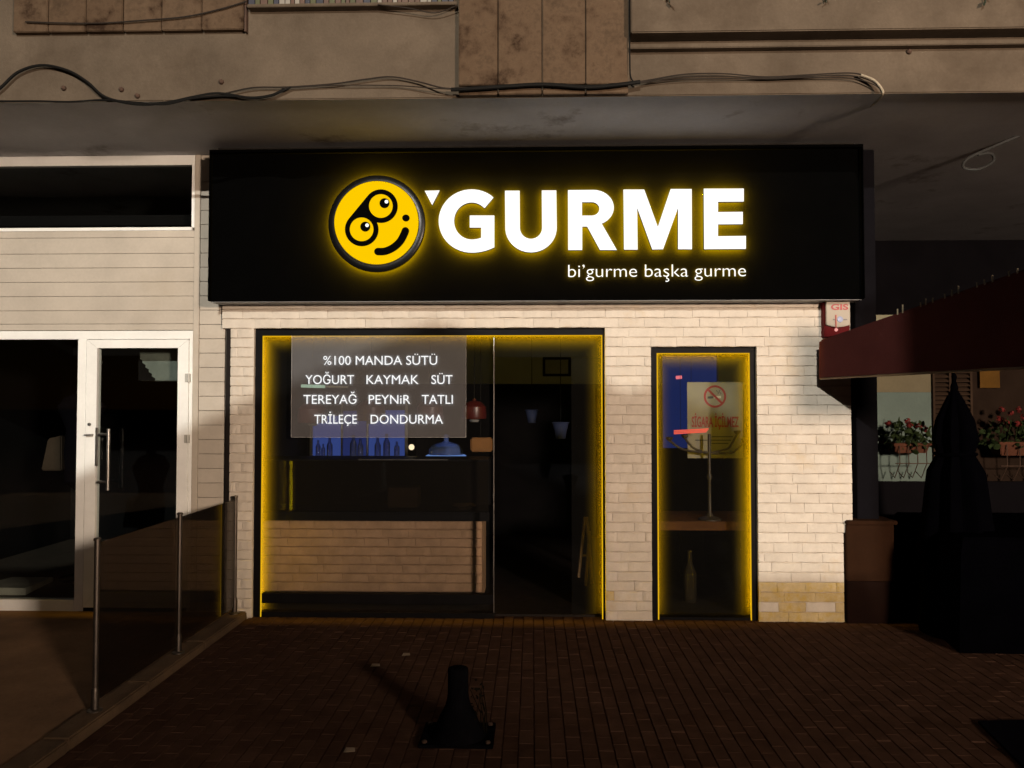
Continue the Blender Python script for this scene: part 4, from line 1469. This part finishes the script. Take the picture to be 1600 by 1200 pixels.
# blue glass dome
p = W(697, 716, 1.2)
dm = empty('cake_dome', (p.x, 1.2, zdt - .031), 'blue lit glass dome on the back shelf left of the window edge', 'glass dome')
MB().lathe((p.x, 1.2, zdt - .031), [(.17, 0), (.18, .012), (.16, .022)], 28).build('plate', emit('blue plate light', (0.25, 0.45, 1.0), 0.55), dm)
MB().lathe((p.x, 1.2, zdt - .008), [(.155, 0), (.15, .05), (.12, .085), (.05, .105), (.022, .115), (.022, .15), (.03, .165), (.01, .18)], 28).build('dome', glass('blue dome glass', (0.55, 0.65, 0.95), haze=.55, haze_col=(.12, .2, .55)), dm, smooth=True)
# small warm lamp between blue panels and dome
p = W(643, 696, 1.15)
tag(MB().lathe((p.x, 1.15, p.z - .04), [(.008, 0), (.022, .01), (.026, .03), (.016, .046), (.006, .05)], 14).build('small_lamp', emit('small warm lamp', (1.0, 0.75, 0.45), 1.6), None, smooth=True),
    'tiny warm lamp glowing left of the blue dome', 'lamp')

# red pendant lamps
M_RED = mat('red lamp shade', (0.075, 0.008, 0.006), 0.35, 0.15, 10)
for px, py, s, lab in ((488, 645, 1.0, 'dark red pendant lamp at the left end, behind the menu panel'), (580, 642, 1.0, 'dark red pendant lamp in front of the blue panels, behind the menu panel'),
                       (672, 642, .95, 'dark red pendant lamp behind the right part of the menu panel'), (741, 641, .85, 'dark red pendant lamp right of the menu panel')):
    c = W(px, py, .95)
    root = empty('pendant_lamp', (c.x, .95, c.z - .09), lab, 'lamp', 'red pendant lamps over the counter')
    MB().lathe((c.x, .95, c.z - .085 * s), [(.118 * s, 0), (.124 * s, .02), (.118 * s, .12 * s), (.07 * s, .17 * s), (.02, .18 * s), (.015, .2 * s)], 26).build('lamp_shade', M_RED, root, smooth=True)
    MB().tube([(c.x, .95, c.z + .1 * s), (c.x, .95, ZC)], .004, 6).build('cord', M_CABLE, root)
    MB().lathe((c.x, .95, c.z - .082 * s), [(.035, -.03), (.045, -.015), (.03, 0)], 14).build('bulb', mat('dark bulb', (0.3, 0.3, 0.3), 0.15), root, smooth=True)
# ochre box hanging near the window edge
p = W(752, 707, .9)
ob = empty('hanging_box', (p.x, .9, p.z), 'ochre yellow box lamp hanging by the doorway edge', 'box')
pbox('body', 735, 684, 769, 706, .9, 1.02, mat('ochre shade', (0.20, 0.085, 0.012), 0.6, 0.2), ob, 0.012)
p = W(751, 684, .96)
MB().tube([(p.x, .96, p.z), (p.x, .96, ZC)], .003, 6).build('cord', M_CABLE, ob)
# fluorescent tube behind the upper menu panel
a, b = W(471, 603, .7), W(508, 604, .7)
c = W(544, 605, .7)
ft = empty('tube_lamp', (b.x, .7, b.z), 'short pale greenish tube lamp behind the menu panel', 'lamp')
MB().tube([a, b], .014, 10).build('lit_tube', emit('greenish tube light', (0.72, 1.0, 0.66), 0.85), ft)
MB().tube([b, c], .008, 8).build('fitting', mat('pale fitting', (0.35, 0.33, 0.27), 0.5), ft)
MB().tube([(b.x, .7, b.z), (b.x, .7, ZC)], .004, 6).build('hanger', M_BLACK, ft)

# back of the doorway: picture, hanging pots, leaning wooden frame
pic = empty('picture_frame', W(870, 588, YB - .02), 'black framed picture on the pale upper wall seen through doorway', 'picture')
pbox('print', 852, 562, 888, 584, YB - .016, YB - .006, mat('grey print sheet', (0.25, 0.25, 0.27), 0.7), pic)
P0, P1 = W(848, 588, YB - .02), W(892, 558, YB - .02)
for q in (((P0.x, P0.z), (P1.x, P0.z + .03)), ((P0.x, P1.z - .03), (P1.x, P1.z)), ((P0.x, P0.z + .031), (P0.x + .03, P1.z - .031)), ((P1.x - .03, P0.z + .031), (P1.x, P1.z - .031))):
    box('frame_bar', (q[0][0], YB - .03, q[0][1]), (q[1][0], YB - .004, q[1][1]), M_BLACK, pic)
M_POT = mat('pale blue pot', (0.05, 0.06, 0.13), 0.5)
for px, py, s, lab in ((876, 672, 1.0, 'pale blue hanging pot, lower right of the two in the doorway'), (831, 650, .8, 'dim blue hanging pot, upper left of the two in the doorway')):
    c = W(px, py, 1.6)
    root = empty('hanging_pot', (c.x, 1.6, c.z - .08), lab, 'pot', 'pots hanging in the doorway')
    MB().lathe((c.x, 1.6, c.z - .08 * s), [(.045 * s, 0), (.055 * s, .06 * s), (.075 * s, .14 * s), (.085 * s, .15 * s), (.07 * s, .155 * s)], 20).build('pot', M_POT, root, smooth=True)
    MB().tube([(c.x, 1.6, c.z + .07 * s), (c.x, 1.6, ZC)], .003, 6).build('cord', M_CABLE, root)
ez = empty('folding_easel', (W(922, 925, .35).x, .45, .01), 'wooden folding easel leaning inside the doorway', 'easel')
M_WOOD = mat('worn wood', (0.20, 0.125, 0.065), 0.6, 0.2, 8, stretch=(6, 6, 1))
for (a_, b_) in (((914, 808), (904, 902)), ((917, 808), (925, 912)), ((921, 830), (915, 915))):
    p, q = W(*a_, .34), W(*b_, .34)
    MB().tube([p, (q.x, .34, max(q.z, .02))], .012, 6).build('leg', M_WOOD, ez)
p, q = W(908, 868, .335), W(921, 868, .335)
MB().tube([p, q], .008, 6).build('crossbar', M_WOOD, ez)

# right window: added blue glow, notice, candelabrum on a table, bottle, red neon
bs = empty('blue_glow_panel', (W(1095, 760, 1.5).x, 1.5, 1.0), 'dim blue glowing panel added at the back of the narrow window', 'backdrop')
pbox('backdrop', 1036, 556, 1120, 700, 1.5, 1.52, emit('dim blue glow', (0.022, 0.045, 0.22), 0.40), bs)  # emissive sheet added for the blue light in this window
pbox('backdrop', 1122, 556, 1170, 600, 1.5, 1.52, mat('grey panel', (0.25, 0.28, 0.33), 0.6), bs)
box('glow_panel_stand', (W(1060, 700, 1.51).x, 1.505, .007), (W(1100, 700, 1.51).x, 1.53, W(1095, 700, 1.5).z), M_DARK, bs)
YN = .52
nt_ = empty('notice', W(1117, 716, YN), 'no smoking notice with red circle hung in the narrow window', 'notice')
M_CARD = mat('notice card', (0.26, 0.24, 0.18), 0.7, 0.08, 4)
pbox('sheet', 1074, 597, 1161, 716, YN, YN + .004, M_CARD, nt_)
M_RPRINT = mat('red print', (0.28, 0.02, 0.016), 0.6, 0.1)
M_GPRINT = mat('dark print', (0.06, 0.06, 0.055), 0.7, 0.1)
nw = lambda pts: [(W(a_, b_, YN).x, W(a_, b_, YN).z) for a_, b_ in pts]
cN = (1117, 619.5)
flat_shape('red_circle', [nw(ell(*cN, 17.5, n=48)), nw(ell(*cN, 14.3, n=48))], YN - .0025, .002, [M_RPRINT], nt_)
flat_shape('red_bar', [nw([(1104.5, 609.5), (1106.8, 607), (1129.7, 629.5), (1127.4, 632)])], YN - .0036, .001, [M_RPRINT], nt_)
flat_shape('cigarette', [nw([(1105.5, 619.5), (1114, 619), (1114, 622.5), (1105.5, 623)])], YN - .0025, .002, [M_GPRINT], nt_)
flat_shape('cigarette', [nw([(1116, 619), (1126.5, 618.6), (1126.5, 622.2), (1116, 622.4)])], YN - .0022, .0016, [mat('white print', (0.6, 0.57, 0.5), .7)], nt_)
for k in range(2):
    pts = [(1121 + k * 4 + 1.5 * math.sin(j * .9 + k), 616 - j * 1.1) for j in range(7)]
    band = [(a_ - .5, b_) for a_, b_ in pts] + [(a_ + .5, b_) for a_, b_ in pts[::-1]]
    flat_shape('smoke_line', [nw(band)], YN - .0022, .0016, [M_GPRINT], nt_)
lettering('lettering', 'S\u0130GARA \u0130\u00c7\u0130LMEZ', 1081, 1154, 667, 16, YN - .0025, .002, [M_RPRINT], nt_, bold=0.02, split=False)
for (y_, x0_, x1_) in ((681.5, 1112, 1145), (687, 1086, 1142), (692, 1112, 1138)):
    flat_shape('print_line', [nw([(x0_, y_), (x1_, y_), (x1_, y_ + 1.6), (x0_, y_ + 1.6)])], YN - .0022, .0016, [M_GPRINT], nt_)
flat_shape('stamp', [nw(ell(1142, 707, 3.2, n=16))], YN - .0022, .0016, [mat('blue print', (0.10, 0.14, 0.2), .7)], nt_)
for px in (1080, 1155):
    p = W(px, 597, YN)
    MB().tube([(p.x, YN + .002, p.z - .01), (p.x, YN + .002, ZC)], .0015, 5).build('cord', M_CABLE, nt_)
a, b = W(1053, 675, .42), W(1106, 672, .42)
ne = empty('neon_tube', (a.x, .42, a.z), 'small red neon tubes glowing in front of the no smoking notice', 'lamp')
nm2 = MB()
YNE = .30
a, b = W(1053, 676, YNE), W(1105, 673, YNE)
for dz in (-.008, .003, .014):
    nm2.tube([a + Vector((0, 0, dz)), b + Vector((.01 * dz / .014, 0, dz))], .0045, 8)
nm2.build('lit_tube', emit('red neon', (1.0, 0.13, 0.07), 1.1), ne)
MB().tube([a + Vector((.05, 0, .015)), Vector((a.x + .05, YNE, ZC))], .0015, 5).build('wire', M_CABLE, ne)
p = W(1061, 590, .9)
tag(MB().tube([p - Vector((.025, 0, 0)), p + Vector((.022, 0, .004))], .014, 8).build('red_indicator', emit('pink red light', (1.0, 0.2, 0.22), 1.1), None), 'tiny pinkish red light in the upper left of the narrow window', 'light')
ta = empty('wooden_table', (W(1105, 960, .5).x, .6, .006), 'brown wooden table behind the narrow window', 'table')
YTb = .32
zt0, zt1 = W(1105, 829, YTb).z, W(1105, 815, YTb).z
box('table_top', (O2[0] - .02, YTb, zt0), (O2[1] + .12, YTb + .6, zt1), mat('table wood', (0.085, 0.036, 0.014), 0.7, 0.2, 5, stretch=(1, 6, 6), spec=0.08), ta, .004)
for xx in (O2[0] + .0, O2[1] + .06):
    for yy in (YTb + .03, YTb + .53):
        box('leg', (xx, yy, .007), (xx + .04, yy + .04, zt0 - .001), M_DARK, ta)
cd = empty('candelabrum', (W(1108, 815, .42).x, .42, zt1), 'dark iron candelabrum on the table before the notice', 'candelabrum')
M_IRON = mat('dark iron', (0.035, 0.026, 0.02), 0.5, 0.2)
YCd = .25
cb = W(1108, 700, YCd)
zt1b = zt1
cd_y = .42
st = MB()
top = W(1108, 678, cd_y)
st.lathe((top.x, cd_y, zt1), [(.09, 0), (.09, .01), (.03, .03), (.014, .06), (.012, .30), (.022, .33), (.012, .36), (.012, top.z - zt1)], 16)
st.build('stem', M_IRON, cd, smooth=True)
for (ex, ey, lx, ly) in ((1046, 688, 1075, 704), (1070, 684, 1088, 702), (1152, 678, 1135, 702), (1163, 690, 1140, 708)):
    pts = [W(1108, 708, cd_y - .0), W(lx, ly, cd_y), W((ex + lx) / 2, (ey + ly) / 2 + 3, cd_y), W(ex, ey, cd_y)]
    MB().tube(smooth_path(pts, 5), .009, 8).build('arm', M_IRON, cd, smooth=True)
    e = W(ex, ey, cd_y)
    MB().lathe((e.x, cd_y, e.z - .005), [(.012, 0), (.026, .015), (.028, .03), (.02, .032)], 12).build('candle_cup', M_IRON, cd, smooth=True)
p = W(1078, 920, .55)
tag(MB().lathe((p.x, .55, .007), [(.05, 0), (.052, .03), (.052, .22), (.02, .30), (.018, .38), (.022, .40), (.016, .40)], 18).build('glass_bottle', glass('clear bottle glass', (0.7, 0.66, 0.55), haze=.12, haze_col=(.15, .12, .08)), None, smooth=True),
    'glass bottle standing on the floor under the wooden table', 'bottle')

# ---------------------------------------------------------------- the street behind the camera: added shadow casters, and lamps
M_CASTER = mat('dark green boards', (0.02, 0.028, 0.022), 0.8, 0.2)
M_CASTER_ROOF = mat('shadow caster top', (0.02, 0.02, 0.02), 0.9, 0.2)


def shadow_caster(pts, yk, depth, label):
    """unseen gabled block added to cast shade; its outline stands where the white lamp throws these points onto the shopfronts"""
    t = yk / KEY.y
    out = []
    for (px, py) in pts:
        w = W(px, py, 0)
        out.append(w + (KEY - w) * t)
    xl, xa, xr = (p.x for p in out)
    zl, za, zr = (p.z for p in out)
    root = empty('added_shadow_caster', (xa, yk - depth / 2, 0), label, 'shadow_caster', 'added shadow casters behind the viewer')
    wl = MB()
    wl.prism([(xl + .05, -.012), (xr - .05, -.012), (xr - .05, zr - .08), (xa, za - .08), (xl + .05, zl - .08)], yk - depth, yk - .05)
    wl.build('wall', M_CASTER, root)
    MB().hexa([(xl, yk - depth - .05, zl - .07), (xa, yk - depth - .05, za - .07), (xa, yk, za - .07), (xl, yk, zl - .07),
               (xl, yk - depth - .05, zl), (xa, yk - depth - .05, za), (xa, yk, za), (xl, yk, zl)]).build('roof', M_CASTER_ROOF, root)
    MB().hexa([(xa, yk - depth - .05, za - .07), (xr, yk - depth - .05, zr - .07), (xr, yk, zr - .07), (xa, yk, za - .07),
               (xa, yk - depth - .05, za), (xr, yk - depth - .05, zr), (xr, yk, zr), (xa, yk, za)]).build('roof', M_CASTER_ROOF, root)
    box('shutter', (xl + .3, yk - .048, .9), (xr - .3, yk - .03, 2.1), mat('kiosk shutter', (0.05, 0.05, 0.05), 0.6), root)
    return root


shadow_caster([(-60, 817), (679, 499), (983, 612)], -7.2, 0.25, 'broad gabled shadow caster added behind the viewer')
shadow_caster([(987, 613), (1070, 582), (1150, 612)], -7.0, 0.3, 'narrow gabled shadow caster added behind the viewer')

shadow_caster([(1340, 470), (1560, 390), (1800, 470)], -7.0, 0.8, 'tall gabled shadow caster added behind the viewer on the right')
shadow_caster([(915, 632), (985, 613), (1055, 632)], -7.35, 0.25, 'small shadow caster added to close the gap between the broad and the narrow one')
shadow_caster([(1110, 908), (1240, 900), (1350, 908)], -7.4, 0.6, 'low shadow caster added between two taller ones behind the viewer')
shadow_caster([(-760, 835), (-410, 815), (-55, 822)], -7.2, 0.8, 'long low shadow caster added at the far left behind the viewer')

hd = empty('shade_hedge', (4.6, -6.9, 0), 'leafy shadow caster in a long trough added behind the viewer', 'shade_hedge')  # unseen leafy barrier, added to shade the paving from the lantern
box('trough', (1.0, -7.15, -.012), (8.5, -6.65, .45), mat('shade trough concrete', (0.1, 0.09, 0.08), 0.9), hd)  # base of the added shade hedge
box('blocking_core', (1.05, -7.1, .451), (8.45, -6.7, 1.22), mat('dark blocking core', (0.01, 0.01, 0.008), 0.9), hd)  # solid box that blocks the lantern's light
hl = MB()
rh = random.Random(21)
for k in range(6500):
    c = Vector((rh.uniform(1.0, 8.5), rh.uniform(-7.2, -6.6), (rh.uniform(.45, 1.3) if k < 5500 else rh.uniform(1.3, 1.9)) + rh.gauss(0, .015)))
    u = Vector((rh.gauss(0, 1), rh.gauss(0, 1), rh.gauss(0, 1))).normalized()
    v = u.orthogonal().normalized() * .06
    q = u.cross(v).normalized() * .045
    hl.add([c + v, c + q, c - v, c - q], [(0, 1, 2, 3)])
hl.build('foliage', mat('shade hedge leaf', (0.03, 0.05, 0.02), 0.7, 0.3), hd)  # leaves of the added shade hedge


def street_lamp(pos, label, col, power, radius):
    root = empty('street_lamp', (pos.x, pos.y - .6, -.016), label, 'street lamp', 'street lamps behind the viewer')
    m = mat('lamp post paint', (0.04, 0.045, 0.04), 0.5)
    MB().lathe((pos.x, pos.y - .6, -.016), [(.12, 0), (.12, .3), (.06, .4), (.045, pos.z + radius + .30)], 16).build('pole', m, root, smooth=True)
    MB().tube([(pos.x, pos.y - .6, pos.z + radius + .23), (pos.x, pos.y - .3, pos.z + radius + .27), (pos.x, pos.y, pos.z + radius + .19)], .03, 10).build('arm', m, root, smooth=True)
    MB().lathe((pos.x, pos.y, pos.z + radius + .05), [(.26, 0), (.24, .04), (.10, .12), (.04, .16)], 20).build('lamp_shade', m, root, smooth=True)
    ld = bpy.data.lights.new('lamp_light', 'POINT')
    ld.energy = power
    ld.color = col
    ld.shadow_soft_size = radius
    lo = bpy.data.objects.new('lamp_light', ld)
    place(lo, Matrix.Translation(pos), root)
    return root


street_lamp(KEY, 'tall white street lamp across the street behind the viewer', (1.0, 0.95, 0.84), KEY_POWER, .06)
street_lamp(FILL, 'amber lantern street lamp on the right behind the viewer', (1.0, 0.76, 0.57), FILL_POWER, .45)
